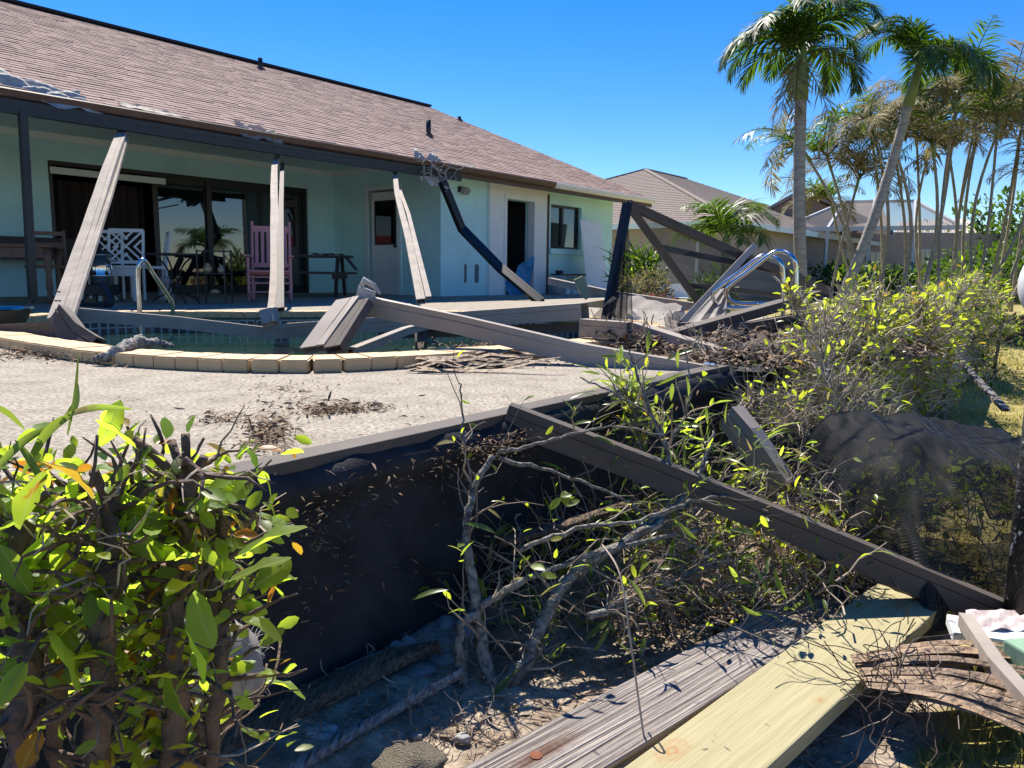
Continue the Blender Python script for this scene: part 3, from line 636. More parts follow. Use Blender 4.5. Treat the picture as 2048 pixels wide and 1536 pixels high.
solo('fallen_rail', MB().beam([r0_, r0_.lerp(r1_, .5) + UP * .01, r1_], .05, .075, UP), m_bronze_l, 'thin fallen rail running from the leaning beam across the pool', 'beam')
solo('fallen_rail', MB().beam([aty(-40, 664, 4.6), aty(60, 660, 4.45), aty(118, 655, 4.35)], .05, .08, UP), m_bronze_d, 'dark fallen rail lying on the coping at the left edge of the picture', 'beam')
t0, t1, t2 = aty(556, 662, 5.6), aty(900, 640, 5.1), aty(1170, 622, 4.75)
big1 = solo('fallen_beam', MB().beam([t0, t1, t2], .17, .10, UP, jit=.002), m_bronze, 'broad fallen beam lying flat across the pool behind the long slanting one', 'beam')
part('lower_rail', MB().beam([aty(760, 668, 5.3), aty(1000, 662, 5.0), aty(1200, 652, 4.7)], .05, .06, UP), m_bronze_d, big1)
solo('submerged_rail', MB().beam([aty(700, 706, 3.75), aty(810, 662, 4.6), aty(900, 640, 5.2)], .045, .045, UP), m_bronze_l, 'thin pale rail sticking up out of the pool water', 'beam')
solo('broken_strut', MB().beam([aty(838, 648, 4.9), aty(842, 690, 4.75)], .07, .07, Vector((1, 0, 0)), jit=.004), m_bronze_d, 'short dark strut end poking out of the pool water', 'strut')
solo('fallen_beam', MB().beam([aty(1165, 655, 4.5), aty(1258, 662, 4.3)], .07, .10, UP, jit=.002), m_bronze, 'short thick beam end lying beside the debris at the right of the pool', 'beam')
solo('fallen_beam', MB().beam([aty(1275, 655, 4.5), aty(1380, 690, 4.05), aty(1500, 722, 3.7), aty(1660, 752, 3.45)], .07, .06, UP, jit=.002), m_bronze_l, 'pale beam lying over the heap of leaves on the deck corner', 'beam')
solo('flat_board', MB().box(aty(1490, 630, 4.6), (1.0, .12, .055), (Vector((.93, .25, .24)).normalized(), Vector((-.25, .95, 0)).normalized(), Vector((-.2, -.05, .95)).normalized())), m_bronze_d, 'long dark channel lying on the heap below the chrome handrails', 'beam', bevel=.004)
solo('dark_curb', MB().beam([aty(1360, 668, 4.7), aty(1500, 668, 4.5), aty(1660, 640, 4.6)], .1, .14, UP), m_bronze_d, 'low dark beam behind the heap of debris', 'beam')
solo('fallen_rail', MB().beam([aty(1100, 562, 7.2), aty(1220, 588, 6.4), aty(1420, 618, 5.8)], .05, .06, UP), m_bronze_l, 'pale rail lying below the leaning white panel', 'beam')
solo('splintered_board', MB().prism([aty(1148, 560, 6.5), aty(1165, 552, 6.5), aty(1185, 590, 6.4), aty(1172, 600, 6.4), aty(1160, 588, 6.4)], Vector((0, .05, .0))), m_wood_n, 'splintered pale board end sticking up beside the leaning panel', 'board')
# standing wreck of the screen wall (triangular frame with mesh)
ap = aty(1255, 408, 5.6); br = aty(1660, 582, 6.6); lf = aty(1212, 640, 5.4); st = aty(1412, 625, 5.9)
fr = thing('collapsed_screen_wall', 'collapsed triangular frame of black bars with torn insect screen', 'screen frame', Vector((1.4, 6.0, 0)))
part('top_rail', MB().beam([ap, ap.lerp(br, .5) + UP * -.02, br], .05, .06, UP), m_bronze_d, fr)
part('strut', MB().beam([ap, st], .05, .055, Vector((1, 0, .5))), m_bronze_d, fr)
part('corner_post', MB().beam([ap, lf], .05, .07, Vector((1, -.2, 0))), m_black, fr)
part('middle_rail', MB().beam([aty(1312, 494, 5.75), aty(1430, 518, 6.0), aty(1600, 552, 6.5)], .04, .045, UP), m_black, fr)
part('lower_rail', MB().beam([aty(1372, 571, 5.85), aty(1420, 575, 5.95), aty(1560, 590, 6.4)], .04, .04, UP), m_black, fr)
part('brace', MB().beam([aty(1507, 494, 6.2), aty(1362, 648, 5.0)], .045, .05, Vector((1, 0, 1))), m_bronze, fr)
a_, b_, c_ = ap, br, aty(1400, 620, 5.9); d_ = aty(1660, 615, 6.5)
part('screen_mesh', MB().grid(lambda s, t: ap.lerp(br, .02 + .98 * s).lerp(st.lerp(d_, s), t) + Vector((0, .03 * math.sin(s * 9 + t * 4), 0)), 14, 10), m_screen_f, fr, True)
part('draped_screen', MB().grid(lambda s, t: ap.lerp(aty(1205 + 65 * s, 648, 5.35), t) + Vector((.02 * math.sin(s * 30) * t, .05 * math.sin(s * 22) * t, 0)), 24, 8), m_screen, fr, True)
part('torn_screen', MB().grid(lambda s, t: aty(1262, 560, 5.5).lerp(aty(1170, 645, 5.1), t).lerp(aty(1250, 640, 5.3), s) + Vector((0, .03 * math.sin(s * 14 + 5 * t), 0)), 10, 8), m_screen, fr, True)
part('hanging_scrap', MB().grid(lambda s, t: aty(1440, 575, 5.4).lerp(aty(1455, 585, 5.3), s).lerp(aty(1370, 650, 4.95).lerp(aty(1450, 632, 5.0), s), t) + Vector((0, .05 * math.sin(s * 16) * (1 - .5 * t), .01 * math.sin(s * 20))), 18, 8), m_screen_g, fr, True)
def rag(name, pts, amp, label, mt=m_rag, n=10, cat='torn screen', seed=1):
    r = random.Random(seed); ph = [r.uniform(0, 6) for _ in range(6)]
    A, B, C_, D = [Vector(p) for p in pts]
    def fn(s, t):
        p = A.lerp(B, s).lerp(D.lerp(C_, s), t)
        k = amp * (math.sin(s * 11 + ph[0]) * math.sin(t * 7 + ph[1]) + .6 * math.sin(s * 23 + ph[2] + t * 9) + .4 * math.sin(t * 29 + ph[3]))
        return p + Vector((k * .5 * math.sin(ph[4] + t * 5), k * .6, k))
    return solo(name, MB().grid(fn, n, n), mt, label, cat, smooth=True)
E0 = EV + .12
rag('torn_screen', [W(2.4, EV + .1, 2.22), W(4.15, EV + .12, 2.14), RP(3.95, .14, .06), RP(2.4, .42, .14)], .045, 'pale torn screen bunched along the eave at the far left', m_rag, 26, seed=2)
rag('torn_screen', [W(4.4, EV + .06, 2.28), W(5.1, EV + .08, 2.26), RP(5.0, .05, .03), RP(4.4, .1, .04)], .012, 'thin grey screen scrap lying on the eave above the leaning beam', m_screen_g, 14, seed=3)
rag('torn_screen', [W(5.85, EV + .12, 2.14), W(6.5, EV + .13, 2.13), RP(6.45, .02, .05), RP(5.85, .05, .08)], .025, 'small grey screen tuft on the gutter between the two hanging beams', m_screen_g, 16, seed=4)
rg = rag('torn_screen', [W(9.1, EV + .16, 1.9), W(9.75, EV + .16, 1.86), RP(9.8, .05, .06), RP(9.1, .08, .08)], .05, 'tangled grey screen tuft hanging over the gutter above the side door', m_rag, 18, seed=5)
tt = MB()
for k in range(40):
    tt.tube(twig(W(random.uniform(9.05, 9.8), EV + .15, random.uniform(1.9, 2.25)), (random.uniform(-1, 1), random.uniform(-.3, .3), -.6), random.uniform(.12, .4), 5, .6), .006, 4)
part('frayed_threads', tt, m_rag, rg)
rag('torn_screen', [W(9.95, EV + .08, 2.26), W(10.6, EV + .08, 2.25), RP(10.6, .06, .03), RP(9.95, .06, .03)], .012, 'thin screen scrap on the gutter right of the tangled tuft', m_screen_g, 12, seed=6)
rag('screen_sheet', [aty(1240, 585, 5.9), aty(1370, 612, 5.6), aty(1370, 640, 5.2), aty(1225, 640, 5.3)], .012, 'screen sheet in a sunlit pale tone lying below the collapsed frame', m_screen_g, 14, seed=8)
rag('screen_sheet', [aty(1325, 628, 4.9), aty(1352, 622, 4.9), aty(1390, 690, 4.4), aty(1345, 690, 4.4)], .02, 'crumpled grey screen folded over the debris heap', m_screen_t, 16, seed=9)
rag('screen_sheet', [aty(1185, 640, 4.6), aty(1240, 635, 4.6), aty(1270, 668, 4.3), aty(1195, 668, 4.3)], .02, 'clear torn sheet draped over the broken beam ends', m_screen_t, 12, seed=10)
# rag snagged on the coping
pts = [aty(185, 722, 3.35), aty(230, 706, 3.38), aty(262, 688, 3.55), aty(300, 684, 3.7), aty(345, 690, 3.85)]
g = MB(); P = smooth_line(pts, 8); rr = [.008 + .02 * math.sin(math.pi * i / (len(P) - 1)) * (.7 + .5 * random.random()) for i in range(len(P))]; g.tube(P, rr, 9)
g.v = [(x + random.gauss(0, .005), y + random.gauss(0, .005), z + random.gauss(0, .005)) for x, y, z in g.v]
solo('twisted_rag', g, m_rag_d, 'twisted grey rag of screen draped over the cream coping', 'rag', smooth=True)

# =================================================================== CHROME RAILS
def railbend(pts, r): return MB().tube(smooth_line(pts, 7), r, 10)
gr = thing('grab_rail', 'curved steel grab rail rising from the left end of the pool', 'handrail', onz(280, 700, 0))
Yg = 5.6
part('front_tube', railbend([aty(281, 690, Yg), aty(280, 640, Yg), aty(276, 560, Yg), aty(278, 528, Yg), aty(290, 522, Yg + .05), aty(305, 545, Yg + .25), aty(335, 590, Yg + .6), aty(345, 610, Yg + .75), aty(344, 645, Yg + .8)], .0165), m_steel, gr, True)
lg = thing('pool_handrails', 'pair of shiny steel figure-four handrails standing at the right of the pool', 'handrail', onz(1590, 690, 0))
for dx, dy, dY in ((0, 0, 0), (-26, 8, .22)):
    Yb = 4.8 + dY
    q = [(1592, 690), (1592, 620), (1592, 545), (1586, 516), (1566, 503), (1544, 507), (1500, 540), (1462, 568), (1452, 585), (1462, 602), (1490, 608), (1530, 608), (1548, 620)]
    part('tube', railbend([aty(x + dx, y + dy, Yb + (.0 if i < 4 else .02 * i)) for i, (x, y) in enumerate(q)], .0145), m_steel, lg, True)

# =================================================================== LANAI FURNITURE
def legs(mb_list, parent, mt, names='leg'):
    for m in mb_list: part(names, m, mt, parent)
def frame_at(p, ang):
    c, s = math.cos(ang), math.sin(ang); X = Vector((c, s, 0)); Y = Vector((-s, c, 0))
    return lambda x, y, z: Vector(p) + X * x + Y * y + UP * z
def bx(f, x0, x1, y0, y1, z0, z1):
    m = MB(); vs = [f(x, y, z) for z in (z0, z1) for y in (y0, y1) for x in (x0, x1)]
    return m.add(vs, [(0, 2, 3, 1), (4, 5, 7, 6), (0, 1, 5, 4), (2, 6, 7, 3), (0, 4, 6, 2), (1, 3, 7, 5)])
# pink rocking chair (front towards -y of its frame)
p = onz(543, 604); f = frame_at(p, R(14)); rk = thing('rocking_chair', 'pink wooden rocking chair with slatted back on the lanai', 'rocking chair', p)
SC = 1.02
for s in (-1, 1):
    part('rocker', MB().tube([f(s * .25, -.38 + .1 * k, .03 + .022 * (k - 4) ** 2 * .35) for k in range(10)], .018, 6), m_pink, rk)
    part('front_leg', MB().tube([f(s * .27, -.22, .04), f(s * .27, -.23, .6)], .02, 8), m_pink, rk)
    part('back_post', MB().tube([f(s * .25, .2, .05), f(s * .25, .22, .4), f(s * .25, .38, 1.04), f(s * .25, .39, 1.1)], [.02, .02, .018, .024], 8), m_pink, rk)
    part('armrest', MB().bar(f(s * .28, -.3, .62), f(s * .27, .27, .6), .075, .024), m_pink, rk, bevel=.008)
for z in (.14, .26, .34): part('stretcher', MB().tube([f(-.27, -.22, z), f(.27, -.22, z)], .012, 6), m_pink, rk)
for k in range(7): part('seat_slat', MB().bar(f(-.27, -.26 + .075 * k, .42 - .008 * k), f(.27, -.26 + .075 * k, .42 - .008 * k), .06, .018), m_pink, rk)
part('top_rail', MB().bar(f(-.25, .375, 1.0), f(.25, .375, 1.0), .024, .085), m_pink, rk, bevel=.006); part('back_rail', MB().bar(f(-.25, .25, .5), f(.25, .25, .5), .022, .06), m_pink, rk)
for k in range(6): part('back_slat', MB().bar(f(-.19 + .076 * k, .255, .52), f(-.19 + .076 * k, .37, .97), .042, .012, f(0, 1, 0) - f(0, 0, 0)), m_pink, rk)
# white lattice chairs
def lattice_chair(px, py, ang, label):
    p = onz(px, py); f = frame_at(p, ang); t = thing('lattice_chair', label, 'chair', p, 'white lattice back chairs on the lanai')
    for x in (-.22, .22):
        part('back_leg', MB().tube([f(x, .2, 0), f(x, .2, .45), f(x, .28, .95)], .02, 6), m_white, t); part('front_leg', MB().bar(f(x, -.22, 0), f(x, -.22, .44), .04, .04), m_white, t)
    part('seat', bx(f, -.25, .25, -.25, .22, .43, .47), m_white, t, bevel=.008)
    part('apron', bx(f, -.22, .22, -.235, -.215, .33, .43), m_white, t)
    for a, b in (((-.22, .95), (.22, .95)), ((-.22, .52), (.22, .52))): part('back_rail', MB().bar(f(a[0], .28 if a[1] > .9 else .215, a[1]), f(b[0], .28 if b[1] > .9 else .215, b[1]), .03, .045), m_white, t)
    yb = lambda z: .215 + (z - .52) * .15
    for a, b in (((-.2, .54), (.2, .93)), ((-.2, .93), (.2, .54)), ((-.08, .54), (.02, .64)), ((.08, .54), (-.02, .64)), ((-.2, .64), (-.1, .74)), ((-.2, .82), (-.1, .72)), ((.2, .64), (.1, .74)), ((.2, .82), (.1, .72)), ((-.08, .93), (.02, .83)), ((.08, .93), (-.02, .83))):
        part('lattice_slat', MB().bar(f(a[0], yb(a[1]), a[1]), f(b[0], yb(b[1]), b[1]), .012, .024), m_white, t)
lattice_chair(247, 601, R(10), 'white lattice back chair just right of the steel pot')
lattice_chair(208, 598, R(14), 'white lattice back chair half hidden behind the leaning beam')
lattice_chair(302, 597, R(-60), 'white chair seen side-on right of the lattice chairs')
# steel pot on a burner
p = onz(205, 604); t = thing('stock_pot', 'shiny steel stock pot standing on a black burner', 'pot', p + UP * .22)
part('pot_body', MB().lathe(p + UP * .23, [(.125, 0), (.13, .01), (.13, .1), (.133, .105), (.13, .11), (.13, .36), (.137, .365), (.135, .375)], 28), m_pot, t, True)
part('lid', MB().lathe(p + UP * .605, [(.134, 0), (.12, .03), (.03, .06), (.02, .07), (.03, .10), (.0, .105)], 24), m_iron, t, True)
for s in (-1, 1): part('handle', MB().tube(smooth_line([p + Vector((s * .13, -.02, .53)), p + Vector((s * .2, -.02, .54)), p + Vector((s * .2, .04, .53)), p + Vector((s * .13, .05, .52))], 5), .008, 6), m_steel, t, True)
part('spigot', MB().tube([p + Vector((.12, -.04, .46)), p + Vector((.18, -.06, .46)), p + Vector((.18, -.06, .42))], .014, 8), m_steel, t)
bn = thing('burner_stand', 'square black burner stand under the steel pot', 'burner', p)
part('stand_box', MB().box(p + UP * .155, (.3, .3, .14)), m_iron, bn, bevel=.01)
for s in (-1, 1):
    for q in (-1, 1): part('leg', MB().tube([p + Vector((s * .12, q * .12, .09)), p + Vector((s * .17, q * .17, 0))], .012, 6), m_iron, bn)
# leaf blower like tool lying on the floor
p = onz(190, 615); tl_ = thing('floor_tool', 'black long-handled tool lying on the floor by the burner', 'tool', p)
part('handle', MB().tube([p + Vector((-.25, 0, .03)), p + Vector((.12, -.02, .035))], .022, 8), m_iron, tl_); part('head', MB().tube(smooth_line([p + Vector((.1, 0, .03)), p + Vector((.18, .0, .05)), p + Vector((.1, .05, .2)), p + Vector((.05, .06, .26))], 4), [.035] * 12 + [.03], 8), m_iron, tl_)
# bistro tables
def bistro(px, py, r, h, label, square=False):
    p = onz(px, py); t = thing('bistro_table', label, 'table', p)
    part('top', MB().lathe(p + UP * (h - .02), [(r * .98, 0), (r, .008), (r, .02), (r * .98, .026)], 28) if not square else MB().box(p + UP * h, (2 * r, 1.3 * r, .02)), m_iron, t)
    for k in range(4):
        a = R(45 + 90 * k); d = Vector((math.cos(a), math.sin(a), 0))
        part('leg', MB().tube(smooth_line([p + d * (r * .7) + UP * (h - .03), p + d * (r * .35) + UP * (h * .78), p + d * .05 + UP * (h * .5), p + d * (r * .3) + UP * (h * .22), p + d * (r * .75) + UP * .06, p + d * (r * .85)], 5), .011, 6), m_iron, t, True)
    part('ring', MB().tube([p + Vector((math.cos(a) * .06, math.sin(a) * .06, h * .5)) for a in np.linspace(0, 2 * math.pi, 13)], .008, 5), m_iron, t)
bistro(352, 606, .34, .62, 'black iron bistro table with curled legs left of the plant stand')
p = onz(432, 607); ps = thing('iron_rack', 'tall black iron rack with glass jars in front of the sliding door', 'rack', p)
for sx in (-.17, .17):
    for sy in (-.12, .12): part('leg', MB().bar(p + Vector((sx, sy, 0)), p + Vector((sx, sy, .68)), .018, .018), m_iron, ps)
for z in (.12, .38, .66): part('shelf', MB().box(p + UP * z, (.36, .26, .012)), m_iron, ps)
m_jar = mat('glass_jar', (.35, .27, .14), .1, spec=.8)
for dx, z, r, h, lab in ((-.08, .386, .055, .11, 'round amber glass jar on the left of the iron rack shelf'), (.09, .386, .045, .09, 'small amber glass jar on the right of the iron rack shelf'), (.0, .126, .06, .05, 'flat pale dish on the lowest shelf of the iron rack')):
    solo('jar', MB().lathe(p + Vector((dx, -.02, z)), [(r * .7, 0), (r, h * .25), (r, h * .7), (r * .5, h * .85), (r * .55, h), (r * .3, h * 1.15)], 14), m_jar, lab, 'jar', smooth=True)
# dark picnic table with a cloth thrown over it
p = onz(652, 598); p = W(8.35, -11.2, 0); f = frame_at(p, R(4)); pt = thing('picnic_table', 'dark brown picnic table with benches in the corner of the lanai', 'picnic table', p)
for k in range(4): part('top_plank', bx(f, -.75, .75, -.3 + .15 * k, -.16 + .15 * k, .66, .70), m_wood_d, pt)
for s in (-1, 1):
    for k in range(2): part('bench_plank', bx(f, -.75, .75, s * .62 - .13 + .13 * k, s * .62 - .01 + .13 * k, .38, .42), m_wood_d, pt)
for x in (-.55, .55):
    for s in (-1, 1): part('leg', MB().bar(f(x, s * .22, .66), f(x, s * .55, 0), .1, .05, f(1, 0, 0) - f(0, 0, 0)), m_wood_d, pt)
    part('cross_rail', bx(f, x - .03, x + .03, -.7, .7, .30, .38), m_wood_d, pt)
ct = MB(); ct.grid(lambda s, t: f(.1 + .75 * s, -.34 + .5 * t, .72 + .015 * math.sin(s * 17) * math.sin(t * 9) - (.55 * max(0, s - .7) ** 1.0 * 1.6)), 22, 12)
solo('table_cloth', ct, m_cloth, 'dark patterned cloth slumped over the end of the picnic table', 'cloth', smooth=True)
# brown table and chair at the far left
p = onz(40, 606); f = frame_at(p, R(20)); wt = thing('wooden_table', 'brown wooden table with turned legs at the far left of the lanai', 'table', p)
part('top', bx(f, -.7, .45, -.35, .4, .66, .70), m_wood_m, wt, bevel=.008); part('apron', bx(f, -.62, .38, -.3, -.27, .54, .66), m_wood_m, wt)
for x in (-.6, .38):
    for y in (-.28, .33): part('leg', MB().lathe(f(x, y, 0), [(.03, 0), (.045, .06), (.028, .12), (.04, .2), (.03, .34), (.045, .5), (.04, .66)], 10), m_wood_m, wt, True)
solo('sideboard', MB().hbox(2.0, 5.05, VB + .02, VB + .5, .55, .86), m_wood_d, 'dark sideboard along the back wall at the far left', 'sideboard', bevel=.01)
p = onz(100, 604); f = frame_at(p, R(30)); wc = thing('wooden_chair', 'brown wooden chair tucked beside the leaning beam on the lanai', 'chair', p)
for x in (-.2, .2):
    part('back_leg', MB().tube([f(x, .2, 0), f(x, .2, .45), f(x, .27, .9)], .022, 6), m_wood_m, wc); part('front_leg', MB().bar(f(x, -.2, 0), f(x, -.2, .43), .04, .04), m_wood_m, wc)
part('seat', bx(f, -.24, .24, -.23, .23, .42, .46), m_wood_m, wc, bevel=.01)
for z in (.6, .72, .86): part('back_rail', MB().bar(f(-.2, .2 + (z - .45) * .155, z), f(.2, .2 + (z - .45) * .155, z), .02, .05), m_wood_m, wc)
# dog figure and metal tub
p = onz(333, 602) ; dgc = Vector((p.x, p.y, 0)); m_dog = mat('grey_plaster', (.32, .31, .30), .8, var=.2)
dgm = MB(); dgm.lathe(dgc, [(.09, 0), (.10, .04), (.085, .14), (.06, .2)], 14); dg = solo('dog_figurine', dgm, m_dog, 'small grey dog figurine under the bistro table', 'figurine', smooth=True)
part('head', MB().lathe(dgc + UP * .19, [(.03, 0), (.07, .03), (.08, .08), (.06, .13), (.02, .15)], 12), m_dog, dg, True)
for s in (-1, 1): part('ear', MB().tube([dgc + Vector((s * .06, 0, .31)), dgc + Vector((s * .10, -.01, .24))], [.02, .015], 6), m_dog, dg)
part('muzzle', MB().lathe(dgc + Vector((0, -.07, .225)), [(.0, 0), (.03, .01), (.03, .04), (.0, .05)], 8), m_dog, dg, True)
p = aty(8, 648, 4.9); tu = thing('metal_tub', 'crumpled metal tub lying on the deck at the far left edge', 'tub', p)
part('tub_shell', MB().lathe(p, [(.12, 0), (.16, .09), (.17, .1), (.155, .09), (.11, .01)], 18), m_bronze_d, tu, True)
part('rim', MB().tube([p + Vector((.168 * math.cos(a), .168 * math.sin(a), .10)) for a in np.linspace(0, 2 * math.pi, 20)], .008, 5), m_steel, tu)
# things by the front wall
p0 = W(15.05, -8.75, -.35)
lp = solo('leaning_panel', MB().prism([onv(1160, 440, -9.55), onv(1198, 446, -9.55), onv(1216, 588, -9.3), onv(1176, 588, -9.3)], Vector((.04, .04, 0))), m_white, 'tall white door panel leaning against the wall below the window', 'panel')
part('door_knob', MB().lathe(onv(1209, 516, -9.38), [(.02, 0), (.035, .02), (.02, .05)], 10), m_steel, lp, True)
tp = MB(); A_, B_ = onv(1010, 605, -10.0), onv(1058, 600, -10.0)
tp.grid(lambda s, t: onv(1008, 605, -9.85).lerp(onv(1058, 602, -9.85), s).lerp(onv(1008, 560, -9.85).lerp(onv(1058, 508, -9.85), s), t) + NV * (.06 * math.sin(s * 9 + t * 6) + .08), 12, 12)
solo('blue_tarp', tp, m_blue, 'bright blue tarp bunched in the lower part of the open doorway', 'tarp', smooth=True)
p = onv(1118, 592, -9.5); gc = thing('gas_bottle', 'pale gas bottle standing against the wall under the window', 'gas bottle', p)
part('tank', MB().lathe(p, [(.12, 0), (.15, .06), (.16, .12), (.16, .32), (.13, .41), (.05, .45)], 16), mat('tank_paint', (.30, .30, .29), .5), gc, True); part('valve_collar', MB().lathe(p + UP * .44, [(.05, 0), (.06, .02), (.09, .05), (.09, .1), (.05, .1)], 10), m_iron, gc, True)
solo('window_shelf', MB().box(W(14.4, VF + .22, .42), (1.5, .3, .035), (AU, NV, UP)), m_wood_d, 'dark wooden shelf along the wall under the window', 'shelf')
for k, (u, hh, lab) in enumerate(((13.8, .42, 'tall pale crate under the window nearest the doorway'), (14.25, .34, 'pale crate in the middle under the window'), (14.7, .28, 'low pale crate under the window nearest the leaning panel'))): solo('crate', MB().box(W(u, VF + .25, hh / 2 - .2), (.3, .28, hh), (AU, NV, UP)), m_trim, lab, 'crate', bevel=.01)

# =================================================================== NEIGHBOUR HOUSES
m_weave = m_cage_screen
n1 = thing('neighbour_house', 'tan house next door with brown hipped shingle roof', 'house', W(30, -16, -.3))
U0, V0, V1, U1, NEZ, NRZ = 23.6, -24.5, -9.9, 42.0, 2.08, 5.05
mid = (V0 + V1) / 2; hu = 7.2
part('wall', MB().hbox(U0 + .5, U1 - .5, V0 + .5, V1 - .5, -.5, NEZ), m_tan, n1)
c0, c1, c2, c3 = W(U0, V1, NEZ + .1), W(U0, V0, NEZ + .1), W(U1, V0, NEZ + .1), W(U1, V1, NEZ + .1); ra, rb = W(U0 + hu, mid, NRZ), W(U1 - hu, mid, NRZ)
nr = part('roof', MB().add([c0, c1, c2, c3, ra, rb], [(0, 4, 1), (1, 4, 5, 2), (2, 5, 3), (3, 5, 4, 0), (0, 1, 2, 3)]), m_shingle_n, n1)
rows = MB()
for a, b, tp_ in ((c0, c1, ra), ):
    for k in range(1, 34):
        t = k / 34; rows.bar(a.lerp(tp_, t), b.lerp(tp_, t), .02, .022)
for k in range(1, 34):
    t = k / 34; rows.bar(c0.lerp(ra, t), c3.lerp(rb, t), .02, .022)
tag(part('shingle_courses', rows, m_shingle_n, nr), kind='stuff')
for a, b in ((c0, ra), (c1, ra), (ra, rb)): part('ridge_cap', MB().bar(a, b, .2, .05), m_shingle_n, nr)
fas = MB()
for a, b in ((c0, c1), (c0, c3)): fas.bar(a - UP * .08, b - UP * .08, .04, .2)
part('fascia', fas, m_trim, nr)
part('downspout', MB().hbox(U0 + .42, U0 + .5, -11.4, -11.3, -.3, 1.98), m_white, n1)
n2 = thing('far_house', 'brown gabled house behind the palms with a white framed screen cage', 'house', W(46, -8, -.3))
def fpt(x, y, Y): return aty(x, y, Y)
Yn = 36
gl, gp, grr = fpt(1540, 421, Yn), fpt(1600, 388, Yn), fpt(1720, 440, Yn + 1)
g = MB(); g.add([Vector((gl.x, Yn, gl.z)), gp, Vector((grr.x, Yn + 1, grr.z)), Vector((grr.x, Yn + 1, -.4)), Vector((gl.x, Yn, -.4))], [(4, 3, 2, 1, 0)]); bk = Vector((3, 14, 0))
k = len(g.v); g.add([Vector(v) + bk for v in g.v[:5]], [(0, 1, 2, 3, 4)]); g.f += [(0, 1, 6, 5), (1, 2, 7, 6), (2, 3, 8, 7), (4, 0, 5, 9)]; g.m += [0] * 4
part('gable_wall', g, m_gable, n2)
part('gable_roof', MB().prism([gl + Vector((-.3, -.3, -.1)), gp + Vector((0, -.3, .06)), grr + Vector((.3, -.3, -.1)), grr + Vector((.3, -.3, .06)), gp + Vector((0, -.3, .26)), gl + Vector((-.3, -.3, .06))], Vector((3, 14.3, 0))), m_shingle_n, n2)
part('wall', MB().box((17.5, Yn + 3, 1.1), (15, .3, 3.2)), m_tan, n2)
part('lower_roof', MB().add([fpt(1480, 452, 34), fpt(1790, 470, 34), fpt(1760, 405, 42), fpt(1560, 405, 42)], [(0, 1, 2, 3)]), m_shingle_n, n2)
for x, y0, y1, w in ((1590, 482, 532, 44), (1690, 500, 545, 26), (1750, 505, 545, 26), (1850, 500, 545, 30)):
    a = fpt(x, (y0 + y1) / 2, Yn - .5); h = (y1 - y0) / FPX * Yn; ww = w / FPX * Yn
    wd = part('window', MB().box(a, (ww, .1, h)), m_white, n2); part('pane', MB().box(a - Vector((0, .06, 0)), (ww * .82, .03, h * .86)), m_glass, wd)
    part('mullion', MB().box(a - Vector((0, .09, 0)), (.07, .03, h * .9)), m_white, wd)
part('tile_roof', MB().add([fpt(1790, 480, 40), fpt(1960, 470, 40), fpt(1930, 440, 44), fpt(1800, 447, 44)], [(0, 1, 2, 3)]), m_tileroof, n2)
tr2 = MB()
for k in range(26):
    t = k / 25; tr2.tube([fpt(1790, 480, 40).lerp(fpt(1960, 470, 40), t) + UP * .02, fpt(1800, 447, 44).lerp(fpt(1930, 440, 44), t) + UP * .02], .08, 6)
tag(part('roof_tiles', tr2, m_tileroof, n2), kind='stuff')
# screen cage with white frame
cg = thing('neighbour_screen_cage', 'white framed screen cage over the pool of the far house', 'screen cage', fpt(1740, 560, 33))
Yc, Yd = 31, 36
base = [1560, 1655, 1740, 1830, 1928]
top_z = [fpt(x, 459 + (x - 1560) * -.012, Yc) for x in base]
for x, t in zip(base, top_z): part('upright', MB().bar(Vector((t.x, Yc, -.4)), t, .11, .11), m_cage, cg)
part('eave_beam', MB().bar(top_z[0], top_z[-1], .13, .17), m_cage, cg)
part('chair_rail', MB().bar(Vector((top_z[0].x, Yc, .42)), Vector((top_z[-1].x, Yc, .42)), .08, .09), m_cage, cg)
rid = [fpt(1690, 404, Yd), fpt(1750, 398, Yd), fpt(1830, 402, Yd)]
for i, (a, b) in enumerate(((top_z[0], rid[0]), (top_z[1], rid[0]), (top_z[2], rid[1]), (top_z[3], rid[2]), (top_z[4], rid[2]))): part('hip_beam', MB().bar(a, b, .1, .13), m_cage, cg)
part('ridge_beam', MB().bar(rid[0], rid[2], .1, .13), m_cage, cg)
part('roof_screen', MB().add([top_z[0], top_z[1], top_z[2], top_z[3], top_z[4], rid[2], rid[1], rid[0]], [(0, 1, 7), (1, 2, 6, 7), (2, 3, 5, 6), (3, 4, 5)]), m_weave, cg)
part('wall_screen', MB().add([top_z[0], top_z[4], Vector((top_z[4].x, Yc, -.4)), Vector((top_z[0].x, Yc, -.4))], [(3, 2, 1, 0)]), screenmat('cage_wall_screen', (.10, .10, .11), .34), cg)
# the bank across the canal, seen in the window glass
ob = thing('opposite_house', 'red roofed house across the canal, mirrored in the sliding door glass', 'house', (16, -62, -.4))
part('wall', MB().box((16, -66, 1.0), (26, 8, 2.8)), m_white, ob)
part('roof', MB().add([(2, -61, 2.4), (30, -61, 2.4), (30, -71, 2.4), (2, -71, 2.4), (7, -66, 5.0), (25, -66, 5.0)], [(0, 1, 5, 4), (1, 2, 5), (2, 3, 4, 5), (3, 0, 4)]), m_redroof, ob)
ms = thing('sail_mast', 'white sailing boat mast across the canal, mirrored in the sliding door glass', 'mast', (8, -40, -1.1))
part('hull', MB().prism([(5.5, -41, -1.1), (10.5, -41, -1.1), (12, -41, .1), (5, -41, .1)], (0, 2, 0)), m_white, ms); part('mast', MB().tube([(8, -40, 0), (8, -40, 13)], .14, 8), m_white, ms)

